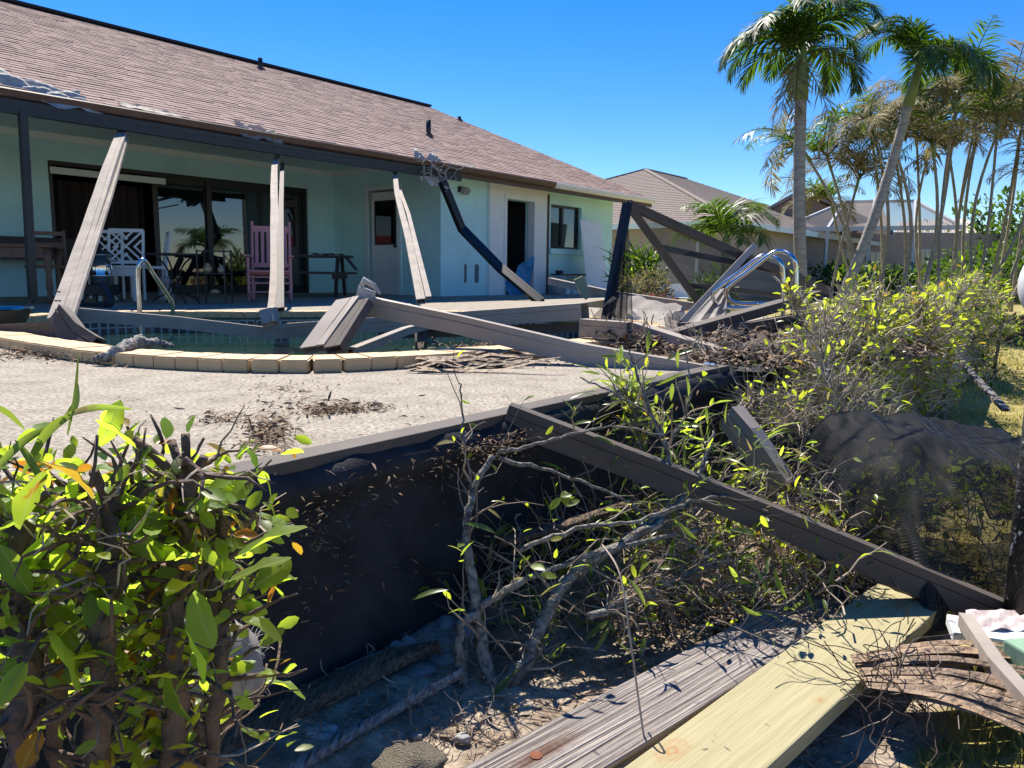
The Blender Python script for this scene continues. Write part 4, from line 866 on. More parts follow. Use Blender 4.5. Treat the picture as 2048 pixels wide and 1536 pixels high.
# =================================================================== PALMS
def frond_geo(L, e0, e1, nl, ll, seed, twist=0.0, sparse=0.0, side=0.0):
    """rachis from the origin along +Y rising at e0 and bending to e1 (radians); leaflets both sides"""
    r = np.random.default_rng(seed); K = 14; P = [np.zeros(3)]; D = []
    for i in range(K):
        t = (i + .5) / K; e = e0 + (e1 - e0) * t ** 1.25; d = np.array([side * t * .6, math.cos(e), math.sin(e)]); d /= np.linalg.norm(d); D.append(d); P.append(P[-1] + d * L / K)
    P = np.array(P); D.append(D[-1]); D = np.array(D); V = []; F = []
    rad = [.022 * L * .35 * (1 - .85 * i / K) + .002 for i in range(K + 1)]
    for i in range(K + 1):                                               # thin rachis, three sided
        d = D[i]; x = np.cross(d, [0, 0, 1.0]); x /= np.linalg.norm(x); z = np.cross(x, d)
        for a in (0, 2.09, 4.19): V.append(P[i] + (x * math.cos(a) + z * math.sin(a)) * rad[i])
    for i in range(K):
        for j in range(3): F.append((i * 3 + j, i * 3 + (j + 1) % 3, (i + 1) * 3 + (j + 1) % 3, (i + 1) * 3 + j))
    for s in (-1, 1):
        for k in range(nl):
            if r.random() < sparse: continue
            t = .12 + .88 * (k + r.random() * .6) / nl; q = min(int(t * K), K - 1); w = t * K - q
            p = P[q] * (1 - w) + P[q + 1] * w; d = D[q]; x = np.cross(d, [0, 0, 1.0]); x /= np.linalg.norm(x); z = np.cross(x, d)
            l = ll * (math.sin(math.pi * min(1, .18 + .8 * t)) ** .7) * r.uniform(.8, 1.1)
            fw = .55 + .5 * t + r.normal(0, .08); lift = .28 + r.normal(0, .16) - .35 * t
            dr = x * s * (.95 - .25 * t) + d * fw + z * lift; dr /= np.linalg.norm(dr)
            wd = .019 * (ll / .5) * (1.15 - .5 * t); a = np.cross(dr, z); a /= np.linalg.norm(a) + 1e-9
            drp = r.uniform(.15, .5) * l
            p1 = p + dr * l * .5 - np.array([0, 0, drp * .25]); p2 = p + dr * l - np.array([0, 0, drp])
            b = len(V); V += [p - a * wd * .4, p + a * wd * .4, p1 + a * wd, p1 - a * wd, p2 + a * wd * .15, p2 - a * wd * .15]
            F += [(b, b + 1, b + 2, b + 3), (b + 3, b + 2, b + 4, b + 5)]
    return np.array(V), np.array(F)
FM = {}
def frond_mesh(key, mt, **kw):
    if key not in FM:
        V, F = frond_geo(**kw); o = np_mesh('frond', V, F, mt); FM[key] = o.data; bpy.data.objects.remove(o)
    return FM[key]
def palm(name, label, cat, base, crown, r0p, r1p, fronds, bend=0.0, rings=True, mt=m_palmtrunk, shaft=.9, group=None):
    """fronds: list of (mesh, azimuth, extra pitch, scale)"""
    base = Vector(base); crown = Vector(crown); t = thing(name, label, cat, base, group); K = 26 if rings else 10
    P = [base.lerp(crown, i / K) + Vector((bend * math.sin(math.pi * i / K), 0, 0)) for i in range(K + 1)]
    rad = [(r0p + (r1p - r0p) * (i / K) ** .7) * (1 + (.05 if rings and i % 2 else 0)) * (1.25 if i == 0 else 1) for i in range(K + 1)]
    part('trunk', MB().tube(P, rad, 12 if rings else 7), mt, t, True)
    top = P[-1]; d = (P[-1] - P[-3]).normalized()
    if shaft: part('crownshaft', MB().tube([top - d * .08, top + d * shaft * .4, top + d * shaft], [r1p * 1.3, r1p * 1.15, r1p * .5], 10), m_shaft, t, True); top = top + d * shaft * .75
    for me_, az, pitch, s in fronds:
        M = Matrix.Translation(top - d * random.uniform(0, .12)) @ d.to_track_quat('Z', 'Y').to_matrix().to_4x4() @ Matrix.Rotation(az, 4, 'Z') @ Matrix.Rotation(pitch, 4, 'X') @ Matrix.Rotation(random.uniform(-.3, .3), 4, 'Y') @ Matrix.Scale(s, 4)
        place('frond', me_, t, M)
    return t
def fg(i, dry=False): return frond_mesh(('g', i), m_frond, L=1.8, e0=R([70, 55, 80, 42, 64][i]), e1=R([-76, -84, -55, -92, -72][i]), nl=70, ll=.56, seed=40 + i, side=[.3, -.3, .2, -.2, 0][i])
def fd(i): return frond_mesh(('d', i), m_frond_y, L=1.6, e0=R([-30, -55][i]), e1=R([-86, -88][i]), nl=34, ll=.42, seed=60 + i, sparse=.25)
Yp = 13.5
big_f = [(fg(k % 5), R(k * 137.5 + 20), R(random.uniform(-14, 10)), random.uniform(.82, 1.0)) for k in range(15)] + [(fd(k % 2), R(100 + 70 * k), 0, .9) for k in range(4)]
palm('palm_tree', 'tall straight palm with full green crown and a grey ringed trunk', 'palm tree', (aty(1612, 560, Yp).x, Yp, -.35), aty(1602, 190, Yp), .108, .092, big_f, -.05)
big_f = [(fg((k + 2) % 5), R(k * 137.5 - 30), R(random.uniform(-12, 8)), random.uniform(.8, .98)) for k in range(11)]
palm('palm_tree', 'leaning palm with green crown crossing in front of the thin stems', 'palm tree', (aty(1668, 590, Yp + .4).x, Yp + .4, -.35), aty(1818, 205, Yp + .4), .105, .075, big_f, .1)
def fb_(i): return frond_mesh(('b', i), m_frond, L=1.0, e0=R([78, 60, 45, 66][i]), e1=R([-30, -60, -70, -20][i]), nl=36, ll=.42, seed=80 + i)
Yb = 12.6
palm('bottle_palm', 'short green palm growing in front of the tan house', 'palm tree', (aty(1452, 600, Yb).x, Yb, -.35), aty(1452, 500, Yb), .09, .06, [(fb_(k % 4), R(k * 137.5), R(random.uniform(-8, 8)), random.uniform(.85, 1.15)) for k in range(11)], 0, True, m_shaft, .35)
# areca clump: many thin canes, each a palm of its own
def fa(i): return frond_mesh(('a', i), m_frond_y if i % 3 else m_frond, L=1.35, e0=R([74, 62, 50, 66, 35][i]), e1=R([-10, -45, -70, -30, -85][i]), nl=34, ll=.4, seed=90 + i, sparse=.25)
canes = [(1705, 548, 1640, 330), (1725, 548, 1655, 300), (1748, 548, 1730, 270), (1770, 548, 1758, 250), (1790, 548, 1790, 300), (1812, 548, 1800, 262), (1825, 548, 1848, 270), (1845, 548, 1845, 240), (1862, 548, 1880, 300), (1840, 548, 1925, 250), (1885, 548, 1905, 235), (1893, 548, 1880, 330), (1910, 545, 1960, 240), (1925, 545, 1950, 300), (1940, 545, 1975, 215), (1955, 545, 1990, 280), (1965, 545, 2010, 235), (1975, 545, 2030, 260), (1990, 545, 2060, 215), (2000, 545, 2060, 330), (2015, 545, 2085, 250), (2030, 545, 2090, 300), (1660, 556, 1700, 400), (1735, 552, 1690, 420), (1960, 540, 2080, 360)]
side_words = ['leftmost', 'second', 'third', 'fourth', 'fifth', 'sixth', 'seventh', 'eighth', 'ninth', 'tenth', 'eleventh', 'twelfth', 'thirteenth', 'fourteenth', 'fifteenth', 'sixteenth', 'seventeenth', 'eighteenth', 'nineteenth', 'twentieth', 'twenty-first', 'twenty-second', 'twenty-third', 'twenty-fourth', 'rightmost']
order = sorted(range(len(canes)), key=lambda i: canes[i][0] + canes[i][2])
for rank, i in enumerate(order):
    x0, y0, x1, y1 = canes[i]; Ya = random.uniform(15, 18.5); bs = aty(x0, y0, Ya)
    nf = random.choice((9, 11, 13)); fr_ = [(fa(random.randrange(5)), R(random.uniform(0, 360)), R(random.uniform(-18, 14)), random.uniform(.75, 1.35)) for _ in range(nf)]
    palm('areca_palm', '%s thin bare areca palm stem, counted from the left of the clump' % side_words[rank] if rank not in (0, 24) else '%s thin areca palm stem of the storm-stripped clump' % side_words[rank], 'palm tree', (bs.x, Ya, -.4), aty(x1 + random.uniform(-25, 25), y1 + random.uniform(-35, 45), Ya), random.uniform(.032, .05), .026, fr_, random.uniform(-.4, .4), False, m_cane, .3, 'storm-stripped areca palms')
# palms on the far bank, mirrored in the glass
palm('palm_tree', 'tall palm across the canal, left in the mirrored view', 'palm tree', (3, -52, -.4), (3.2, -52, 7), .2, .15, [(fg(k % 5), R(k * 137), 0, 2.0) for k in range(9)])
palm('palm_tree', 'shorter palm across the canal, right in the mirrored view', 'palm tree', (13, -50, -.4), (13, -50, 4.5), .2, .15, [(fg(k % 5), R(k * 137), 0, 2.0) for k in range(9)])

# =================================================================== SHRUBS
G_ROUND = leaf_geo(.52, .10, .16); G_LONG = leaf_geo(.20, .06, .35); G_STRAP = leaf_geo(.10, .04, .5, (.15, .5, .8), (.8, 1, .6)); G_OVAL = leaf_geo(.40, .14, .2)
def spread(parent, name, geo, pos, size, mt, up=.3, kind='stuff', seed=0, dirs=None):
    r = np.random.default_rng(seed); n = len(pos); d = rdir(n, up, r) if dirs is None else dirs; ups = rdir(n, 1.2, r)
    V, F = scatter(geo, np.asarray(pos, float), d, ups, np.asarray(size)); return tag(np_mesh(name, V, F, mt, parent, False), kind=kind)
# -- foreground hedge at the left, with big backlit leaves
hd = thing('hedge_shrub', 'pruned broad-leaved hedge with sunlit yellow-green leaves at the lower left', 'hedge', Vector((-.58, .88, -.5)))
random.seed(21); HS = .80
trunks = [([(205, 1700, 1.02), (195, 1500, 1.02), (205, 1250, 1.03), (215, 1120, 1.06), (225, 1010, 1.08)], .021), ([(330, 1700, 1.08), (345, 1400, 1.08), (350, 1200, 1.1), (372, 1040, 1.12), (366, 935, 1.13)], .017),
          ([(380, 1700, 1.1), (420, 1500, 1.1), (450, 1300, 1.12), (420, 1170, 1.14), (440, 1060, 1.16)], .013), ([(20, 1700, .95), (40, 1500, .97), (60, 1320, 1.0), (30, 1170, 1.03), (50, 1040, 1.06)], .022),
          ([(120, 1700, 1.2), (110, 1400, 1.2), (100, 1200, 1.2), (140, 1060, 1.2), (150, 980, 1.2)], .017), ([(270, 1700, 1.22), (285, 1450, 1.22), (270, 1250, 1.22), (300, 1100, 1.22), (290, 1000, 1.22)], .014),
          ([(-60, 1700, 1.1), (-40, 1300, 1.1), (-30, 1000, 1.12)], .018), ([(430, 1650, 1.2), (400, 1480, 1.2), (345, 1330, 1.2), (330, 1150, 1.2)], .012)]
tips = []; tw = MB(); nodes = []
for pts, rr in trunks:
    rr = rr * HS; P = smooth_line([aty(x, y, Y * HS) for x, y, Y in pts], 6); k = len(P)
    part('stem', MB().tube([p + Vector((random.gauss(0, .004), random.gauss(0, .004), 0)) for p in P], [rr * (1 - .35 * i / k) * random.uniform(.88, 1.12) for i in range(k)], 9), m_bark, hd, True)
    for q in range(k):
        if q > 3:
            for _ in range(2):
                d = Vector((random.uniform(-1, 1), random.uniform(-.8, .6), random.uniform(.1, 1.0))); L = HS * random.uniform(.06, .2); T = twig(P[q], d, L, 5, .35)
                tw.tube(T, [HS * random.uniform(.0028, .007) * (1 - .13 * i) for i in range(6)], 5); nodes += [(p, (T[-1] - T[0]).normalized()) for p in T[2:]]
    for _ in range(5):                                                       # clipped stubs at the top
        d = Vector((random.uniform(-.7, .7), random.uniform(-.5, .5), 1)); T = twig(P[-1] + Vector((0, 0, -.03)), d, HS * random.uniform(.04, .11), 3, .2); tw.tube(T, [.0064, .006, .0056, .0058], 6); nodes.append((T[1], d.normalized()))
part('twigs', tw, m_bark, hd, True)
th = MB()
for _ in range(120):
    p, d = random.choice(nodes); th.tube(twig(p, d + Vector((random.uniform(-1, 1), random.uniform(-1, 1), random.uniform(-.6, .8))), HS * random.uniform(.04, .14), 4, .45), [.0016, .0014, .0012, .001, .0007], 3)
tag(part('fine_twigs', th, m_twig, hd), kind='stuff')
leaf_me = []
RW = (.08, .22, .4, .58, .75, .88, .96); PR = (.3, .66, .92, 1.0, .9, .62, .32)
for geo in (leaf_geo(.54, .14, .22, RW, PR, .03), leaf_geo(.48, .24, .38, RW, PR, .04), leaf_geo(.62, .08, .12, RW, PR, .03), leaf_geo(.44, .18, .55, RW, PR, .04)):
    V, F = geo; o = np_mesh('leaf', V, F, m_leaf_big, smooth=True); leaf_me.append(o.data); bpy.data.objects.remove(o)
cand = []
for _ in range(700):
    p, d = random.choice(nodes); x, y, z = cam_px(p)
    if -40 < x < 560 and y > 895 - .05 * x: cand.append((p, d))
def putleaf(p, dr, up, s, which): 
    y = dr.normalized(); x = y.cross(up).normalized(); z = x.cross(y)
    place('leaf', leaf_me[which], hd, Matrix(((x.x * s, y.x * s, z.x * s, p.x), (x.y * s, y.y * s, z.y * s, p.y), (x.z * s, y.z * s, z.z * s, p.z), (0, 0, 0, 1))))
for p, d in cand[:285]:
    dr = d + Vector((random.gauss(0, .8), random.gauss(0, .7), random.gauss(.1, .6))); putleaf(p, dr, Vector((random.gauss(0, .6), random.gauss(0, .6), 1)), HS * random.choice((.022, .028, .034, .042, .052, .068)), random.randrange(4))
for x, y, dx, dy, s, k in ((470, 1120, .75, -.55, .098, 0), (455, 1165, .9, -.45, .085, 2), (480, 1240, 1, -.05, .06, 3), (80, 1030, -.7, .2, .09, 0), (40, 1060, .3, -.9, .085, 2), (185, 1000, -.4, -.9, .075, 1), (270, 1030, .2, 1, .06, 2), (95, 1210, .6, .6, .10, 0), (90, 1260, .4, .7, .095, 2), (370, 1260, .3, .8, .08, 2), (340, 1340, .1, 1, .085, 1), (390, 1180, .1, 1, .08, 0)):
    p = aty(x, y, HS * (1.0 + random.uniform(-.06, .05))); putleaf(p, c_r * dx + c_d * dy + c_f * random.uniform(-.3, .2), to_sun * .9 - c_f * .5, s * HS, k)
pos = []; sz = []
for p, d in random.choices(cand, k=800): pos.append(p + Vector((random.gauss(0, .02), random.gauss(.03, .03), random.gauss(0, .02)))); sz.append(HS * random.uniform(.018, .046))
spread(hd, 'inner_leaves', G_ROUND, pos, sz, m_leaf, .1, seed=5)
for x, y, x2, y2, x3, y3, w in ((-20, 950, 50, 880, 110, 850, .006), (140, 830, 90, 870, 40, 960, .007), (120, 850, 150, 810, 155, 765, .0055), (135, 830, 190, 815, 265, 818, .005), (-10, 810, 20, 830, 50, 860, .0055), (100, 990, 60, 920, 30, 880, .006), (135, 870, 150, 790, 157, 705, .0025)):
    A_, B_, C_ = aty(x, y, 1.05 * HS), aty(x2, y2, 1.07 * HS), aty(x3, y3, 1.1 * HS); P = smooth_line([A_, B_, C_], 6); g = MB(); k = len(P)
    vs = []; 
    for i, p in enumerate(P):
        ww = HS * w * math.sin(math.pi * (.12 + .85 * i / (k - 1))) ; sd = (P[min(i + 1, k - 1)] - P[max(i - 1, 0)]).normalized().cross(c_f).normalized(); vs += [p - sd * ww, p + c_f * ww * .4, p + sd * ww]
    g.add(vs, [(3 * i + j, 3 * i + j + 1, 3 * i + j + 4, 3 * i + j + 3) for i in range(k - 1) for j in (0, 1)]); part('blade', g, m_strap, hd, True)
# frayed screen ball beside the hedge
g = MB(); c0 = aty(470, 1330, 1.25)
g.lathe(c0 - UP * .06, [(.02, 0), (.045, .015), (.05, .05), (.042, .09), (.02, .12), (.01, .13)], 18)
g.v = [(x + random.gauss(0, .005), y + random.gauss(0, .005), z + random.gauss(0, .006)) for x, y, z in g.v]
fz = solo('screen_wad', g, m_screen_g, 'wad of frayed white screen caught behind the hedge', 'torn screen', smooth=True)
tt = MB()
for _ in range(150):
    a = random.uniform(0, 6.28); b = random.uniform(-1, 1); d = Vector((math.cos(a), math.sin(a), b)).normalized(); T = twig(c0 + Vector((d.x * .045, d.y * .045, d.z * .06)), d.cross(Vector((random.random(), random.random(), random.random()))) + d * .4, random.uniform(.02, .05), 4, .6); tt.tube(T, .0006, 3)
part('frayed_threads', tt, m_rag, fz)
rag('pale_sheet', [aty(20, 1190, 1.36), aty(420, 1170, 1.40), aty(400, 1420, 1.30), aty(20, 1460, 1.26)], .012, 'pale screen sheet lying behind the left hedge', m_rag, 26, seed=14)

# -- storm-stripped shrub in front of the deck wall
random.seed(5)
def shrub(name, label, base, tracks, n_tw, region, n_leaf, leafset, seed, lenr=(.12, .4), rad=.004, group=None, cat='shrub', leafsize=(.02, .05), barkmat=m_bark_g, twigmat=None, nodefrac=.7):
    twigmat = twigmat or m_twig
    """tracks: traced main branches as photo points (x, y, depth); region(): a random world point in the shrub's volume"""
    t = thing(name, label, cat, base, group); r = random.Random(seed); nodes = []
    for pts, r_ in tracks:
        P = smooth_line([aty(x, y, Y) for x, y, Y in pts], 6); k = len(P)
        part('branch', MB().tube([p + Vector((r.gauss(0, .003), r.gauss(0, .003), r.gauss(0, .003))) for p in P], [r_ * (1 - .6 * i / k) * r.uniform(.85, 1.15) for i in range(k)], 8), barkmat, t, True)
        nodes += [(P[i], (P[min(i + 1, k - 1)] - P[max(0, i - 1)]).normalized()) for i in range(2, k)]
    tw = MB(); ends = []
    for i in range(n_tw):
        if region is not None and (r.random() < nodefrac or not nodes): p = region(r); d = Vector((r.gauss(0, 1), r.gauss(0, 1), r.gauss(.5, .6)))
        else: p, d = r.choice(nodes); d = d + Vector((r.gauss(0, .8), r.gauss(0, .8), r.gauss(.2, .6)))
        L = r.uniform(*lenr); q = rad * r.uniform(.35, 1.25); T = twig(p, d, L, 4, .3); tw.tube(T, [q, q * .9, q * .75, q * .55, q * .35], 4); ends += [(T[k_], (T[-1] - T[0]).normalized()) for k_ in (2, 3, 4)]
    tag(part('twigs', tw, twigmat, t), kind='stuff')
    for gi, (geo, frac, mt, sz, nm) in enumerate(leafset):
        n = int(n_leaf * frac); ch = [r.choice(ends) for _ in range(n)]
        pos = [e[0] + Vector((r.gauss(0, .01),) * 3) for e in ch]; dirs = np.array([tuple(e[1] + Vector((r.gauss(0, .6), r.gauss(0, .6), r.gauss(0, .5)))) for e in ch])
        spread(t, nm, geo, pos, [r.uniform(*sz) for _ in range(n)], mt, .3, seed=seed + gi, dirs=dirs)
    return t, ends
def reg_mid(r):
    x = r.uniform(930, 1700); lo = 1330 - (x - 930) * .10; hi = 1010 - (x - 930) * .10; y = r.uniform(hi, lo); Y = np.interp(y, [850, 1350], [2.6, 1.75]) + r.uniform(-.2, .15); p = aty(x, y, Y); p.z = max(p.z, -.5); return p
tracks = [([(985, 1405, 1.62), (968, 1300, 1.66), (945, 1170, 1.72), (935, 1060, 1.78), (945, 985, 1.84), (985, 915, 1.9)], .017),
          ([(940, 1415, 1.6), (918, 1320, 1.62), (925, 1250, 1.65), (1000, 1190, 1.72), (1100, 1140, 1.8), (1250, 1090, 1.9), (1400, 1060, 2.0)], .013),
          ([(985, 1390, 1.63), (1040, 1340, 1.66), (1090, 1240, 1.72), (1140, 1150, 1.82), (1240, 1090, 1.9), (1330, 1040, 2.0)], .022),
          ([(1150, 1160, 1.85), (1260, 1070, 1.95), (1350, 1010, 2.05), (1400, 950, 2.15), (1430, 860, 2.25)], .012),
          ([(1340, 1000, 2.1), (1335, 900, 2.15), (1300, 820, 2.2), (1275, 750, 2.25), (1260, 700, 2.3)], .007), ([(1335, 900, 2.15), (1310, 840, 2.2), (1230, 790, 2.25), (1160, 752, 2.3)], .005),
          ([(1000, 905, 1.95), (1060, 890, 2.0), (1150, 868, 2.05), (1230, 850, 2.1)], .006), ([(1000, 918, 1.95), (1100, 945, 2.0), (1230, 990, 2.0), (1330, 1060, 1.98)], .006),
          ([(1330, 900, 2.2), (1370, 830, 2.25), (1380, 760, 2.3), (1370, 700, 2.35)], .005), ([(945, 985, 1.84), (930, 900, 1.86), (925, 830, 1.9), (918, 762, 1.92)], .004),
          ([(1040, 1100, 1.8), (1150, 1060, 1.85), (1280, 1040, 1.9), (1400, 1000, 2.0), (1500, 985, 2.1)], .007)]
sset = [(G_OVAL, .45, m_leaf2, (.018, .042), 'leaves'), (G_LONG, .55, m_strap, (.03, .085), 'strap_leaves')]
mid_s, mid_e = shrub('stripped_shrub', 'storm-stripped shrub with lichen grey branches in front of the black deck wall', Vector((-.05, 1.65, -.5)), tracks, 800, reg_mid, 800, sset, 3, (.06, .24), .0028, nodefrac=.86)
for x, y, Y, s in ((1130, 1010, 1.75, .045), (1160, 1000, 1.75, .04), (1100, 1020, 1.75, .04), (1090, 1140, 1.6, .042), (1080, 1150, 1.6, .038), (915, 1095, 1.7, .03), (925, 1120, 1.7, .028), (1145, 990, 1.75, .03), (1125, 1075, 1.7, .03)):
    p = aty(x, y, Y); V, F = scatter(G_ROUND, np.array([tuple(p)]), rdir(1, .3), np.array([[0, -.6, 1.0]]), np.array([s])); np_mesh('leaf', V, F, m_leaf2, mid_s, True)
wp = smooth_line([aty(1205, 1090, 1.6), aty(1240, 1150, 1.5), aty(1262, 1290, 1.42), aty(1280, 1420, 1.38), aty(1292, 1500, 1.36)], 8)
solo('dry_vine', MB().tube(wp, .0022, 5), m_twig, 'long thin dry vine hanging down to the pale green plank', 'vine')
# -- tangle right of it, under the long foreground beam
def reg_tan(r):
    x = r.uniform(1250, 1720); y = r.uniform(1060, 1225) - (x - 1250) * .16; Y = np.interp(y, [1000, 1225], [2.45, 1.95]) + r.uniform(-.15, .2); p = aty(x, y, Y); p.z = max(p.z, -.5); return p
shrub('brush_pile', 'dense tangle of dry twigs and leaves under the long foreground beam', Vector((.75, 2.1, -.5)), [([(1180, 1235, 1.7), (1300, 1180, 1.85), (1450, 1120, 2.0)], .010), ([(1450, 1180, 2.0), (1560, 1130, 2.1), (1650, 1110, 2.15)], .008)], 1500, reg_tan, 1300, [(G_OVAL, .5, m_leaf2, (.015, .035), 'leaves'), (G_LONG, .5, m_dead, (.03, .07), 'dead_leaves')], 9, (.04, .14), .0022)
# -- low strap-leaved plants behind the beam
def reg_low(r):
    x = r.uniform(1190, 1620); y = r.uniform(850, 960) + (x - 1190) * .12; Y = r.uniform(2.35, 3.0); p = aty(x, y, Y); p.z = min(max(p.z, -.5), -.08); return p
shrub('strap_leaved_plant', 'low strap-leaved plants growing between the beam and the deck corner', Vector((.75, 2.75, -.5)), [([(1290, 940, 2.5), (1270, 840, 2.5), (1262, 790, 2.5)], .005)], 320, reg_low, 520, [(G_STRAP, .45, m_strap, (.05, .12), 'strap_leaves'), (G_OVAL, .35, m_leaf2, (.02, .04), 'leaves'), (G_LONG, .2, m_leaf, (.04, .08), 'dark_leaves')], 12, (.06, .18), .0022)
# -- the hedge at the right, mostly bare twigs
def reg_h(x0, x1, Ya, Yb, ztop, bulge=.0):
    def f(r):
        a = r.random(); Y = Ya + (Yb - Ya) * r.random(); x = x0 + (x1 - x0) * a; p = aty(x, 700, Y); zt = ztop + bulge * math.sin(a * math.pi); p.z = -.5 + (zt + .42) * (r.random() ** .65); return p
    return f
hset = [(G_OVAL, .8, m_leaf2, (.022, .055), 'leaves'), (G_ROUND, .2, m_leaf2, (.03, .06), 'round_leaves')]
def tracks_h(x0, x1, Y, n, r, ztop=560):
    o = []
    for k in range(n):
        x = r.uniform(x0, x1); dx = r.uniform(-60, 60); o.append(([(x, 850, Y), (x + dx * .3, 760, Y + r.uniform(-.2, .2)), (x + dx * .6, 670, Y + r.uniform(-.3, .3)), (x + dx, ztop + r.uniform(0, 50), Y + r.uniform(-.3, .3))], r.uniform(.008, .02)))
    return o
rr_ = random.Random(77)
shrub('hedge_shrub', 'sparse twiggy hedge shrub with lime leaves beside the chrome handrails', Vector((2.1, 4.5, -.5)), tracks_h(1640, 1780, 4.2, 6, rr_, 600) + [([(1780, 850, 4.0), (1700, 740, 3.9), (1600, 715, 3.8), (1540, 740, 3.7)], .012), ([(1760, 850, 4.0), (1660, 700, 4.0), (1600, 640, 4.1), (1585, 600, 4.1)], .008)], 2600, reg_h(1610, 1790, 3.7, 4.7, .22), 2800, hset, 31, (.06, .24), .004, 'twiggy hedge shrubs along the lawn', twigmat=m_twig_h)
shrub('hedge_shrub', 'tall twiggy hedge shrub in the middle of the right-hand row', Vector((2.9, 5.2, -.5)), tracks_h(1740, 1890, 4.9, 8, rr_, 580), 3200, reg_h(1690, 1890, 4.4, 5.6, .33), 3600, hset, 32, (.06, .26), .004, 'twiggy hedge shrubs along the lawn', twigmat=m_twig_h)
shrub('hedge_shrub', 'greener rounded hedge shrub at the far right end of the row', Vector((4.3, 6.9, -.5)), tracks_h(1870, 1990, 6.6, 6, rr_, 600), 2200, reg_h(1860, 1985, 6.0, 7.4, .34, .18), 4200, [(G_LONG, .8, m_leaf2, (.03, .07), 'leaves'), (G_OVAL, .2, m_frond, (.04, .07), 'dark_leaves')], 33, (.06, .22), .004, 'twiggy hedge shrubs along the lawn', twigmat=m_twig_h)
def reg_sp(r):
    x = r.uniform(1480, 1740); y = r.uniform(745, 850); Y = np.interp(y, [740, 850], [3.9, 3.2]) + r.uniform(-.2, .2); p = aty(x, y, Y); p.z = max(p.z, -.48); return p
shrub('sprawling_shrub', 'sprawling shrub of bent grey twigs spilling off the deck corner', Vector((1.35, 3.3, -.5)), [([(1800, 860, 3.3), (1700, 800, 3.3), (1600, 790, 3.3), (1500, 800, 3.2)], .010), ([(1760, 900, 3.1), (1650, 850, 3.1), (1560, 850, 3.0)], .009), ([(1700, 860, 3.1), (1660, 780, 3.2), (1640, 700, 3.4), (1650, 650, 3.5)], .009)], 1800, reg_sp, 700, [(G_OVAL, .7, m_leaf2, (.022, .05), 'leaves'), (G_LONG, .3, m_strap, (.03, .07), 'strap_leaves')], 35, (.08, .26), .0032, twigmat=m_twig_h)
# -- bush under the draped screen
def reg_b(r):
    return Vector((r.uniform(1.15, 1.78), r.uniform(2.32, 2.72), -.48 + .27 * r.random() ** .6))
shrub('covered_bush', 'dark bush trapped under a fallen sheet of black screen', Vector((1.3, 2.5, -.5)), [([(1720, 1100, 2.5), (1740, 1040, 2.5), (1780, 990, 2.55)], .01), ([(1830, 1110, 2.5), (1820, 1050, 2.5), (1840, 1000, 2.5)], .012)], 700, reg_b, 700, [(G_ROUND, .6, m_leaf, (.025, .05), 'leaves'), (G_OVAL, .4, m_leaf2, (.02, .04), 'small_leaves')], 41, (.04, .10), .0028)
def dome(s, t):                                            # draped sheet: flat top, sides falling to the ground
    X = .92 + 1.0 * s; Y = 2.85 - .88 * t
    ex = max(0, abs(2 * s - 1) - .6) / .4; ey = max(0, t - .55) / .45; eb = max(0, .2 - t) / .2
    z = -.045 - .05 * s - .10 * (2 * s - 1) ** 2 + .05 * mnoise.noise(Vector((s * 3.5, t * 3, 1.7))) + .03 * mnoise.noise(Vector((s * 9, t * 8, 5.1))) + .014 * mnoise.noise(Vector((s * 30, t * 12, 2.2)))
    z -= .46 * min(1, ex ** 1.7 * .9 + ey ** 1.6 * .95 + eb ** 2 * .4)
    fold = .10 * mnoise.noise(Vector((s * 11, t * 1.5, 9.3))) * ey + .05 * mnoise.noise(Vector((t * 12, s * 2, 4.4))) * ex + .02 * mnoise.noise(Vector((s * 40, t * 4, 0.3))) * ey
    return Vector((X + fold, Y + fold, max(z, -.48 + .01 * math.sin(s * 60))))
fsn = solo('fallen_screen', MB().grid(dome, 90, 60), m_screen_t, 'sheet of black insect screen draped over the bush at the right', 'screen', smooth=True)
def weave(n, m, along, w):
    a = np.linspace(0, 1, m); V = []; F = []
    for k in range(n):
        q = (k + .5) / n; P = np.array([tuple(dome(x, q) if along else dome(q, x)) for x in a]); d = np.gradient(P, axis=0); d /= np.linalg.norm(d, axis=1, keepdims=True)
        sd = np.cross(d, np.array([0.15, -.75, .65])); sd /= np.linalg.norm(sd, axis=1, keepdims=True) + 1e-9; b = len(V) * 1
        base = sum(len(x) for x in V); V.append(np.concatenate([P - sd * w + [0, 0, .0015], P + sd * w + [0, 0, .0015]])); i = np.arange(m - 1)[:, None] + base
        F.append(np.concatenate([i, i + 1, i + 1 + m, i + m], axis=1))
    return np.concatenate(V), np.concatenate(F)
for n_, al in ((150, True), (190, False)):
    V_, F_ = weave(n_, 60, al, .00055); tag(np_mesh('woven_strands', V_, F_, m_strand, fsn), kind='stuff')
part('hem', MB().tube([dome(k / 60, 0) + UP * .004 for k in range(61)], .004, 5).tube([dome(0, k / 40) + UP * .003 for k in range(41)], .003, 4).tube([dome(1, k / 40) + UP * .003 for k in range(41)], .003, 4), m_iron, fsn)
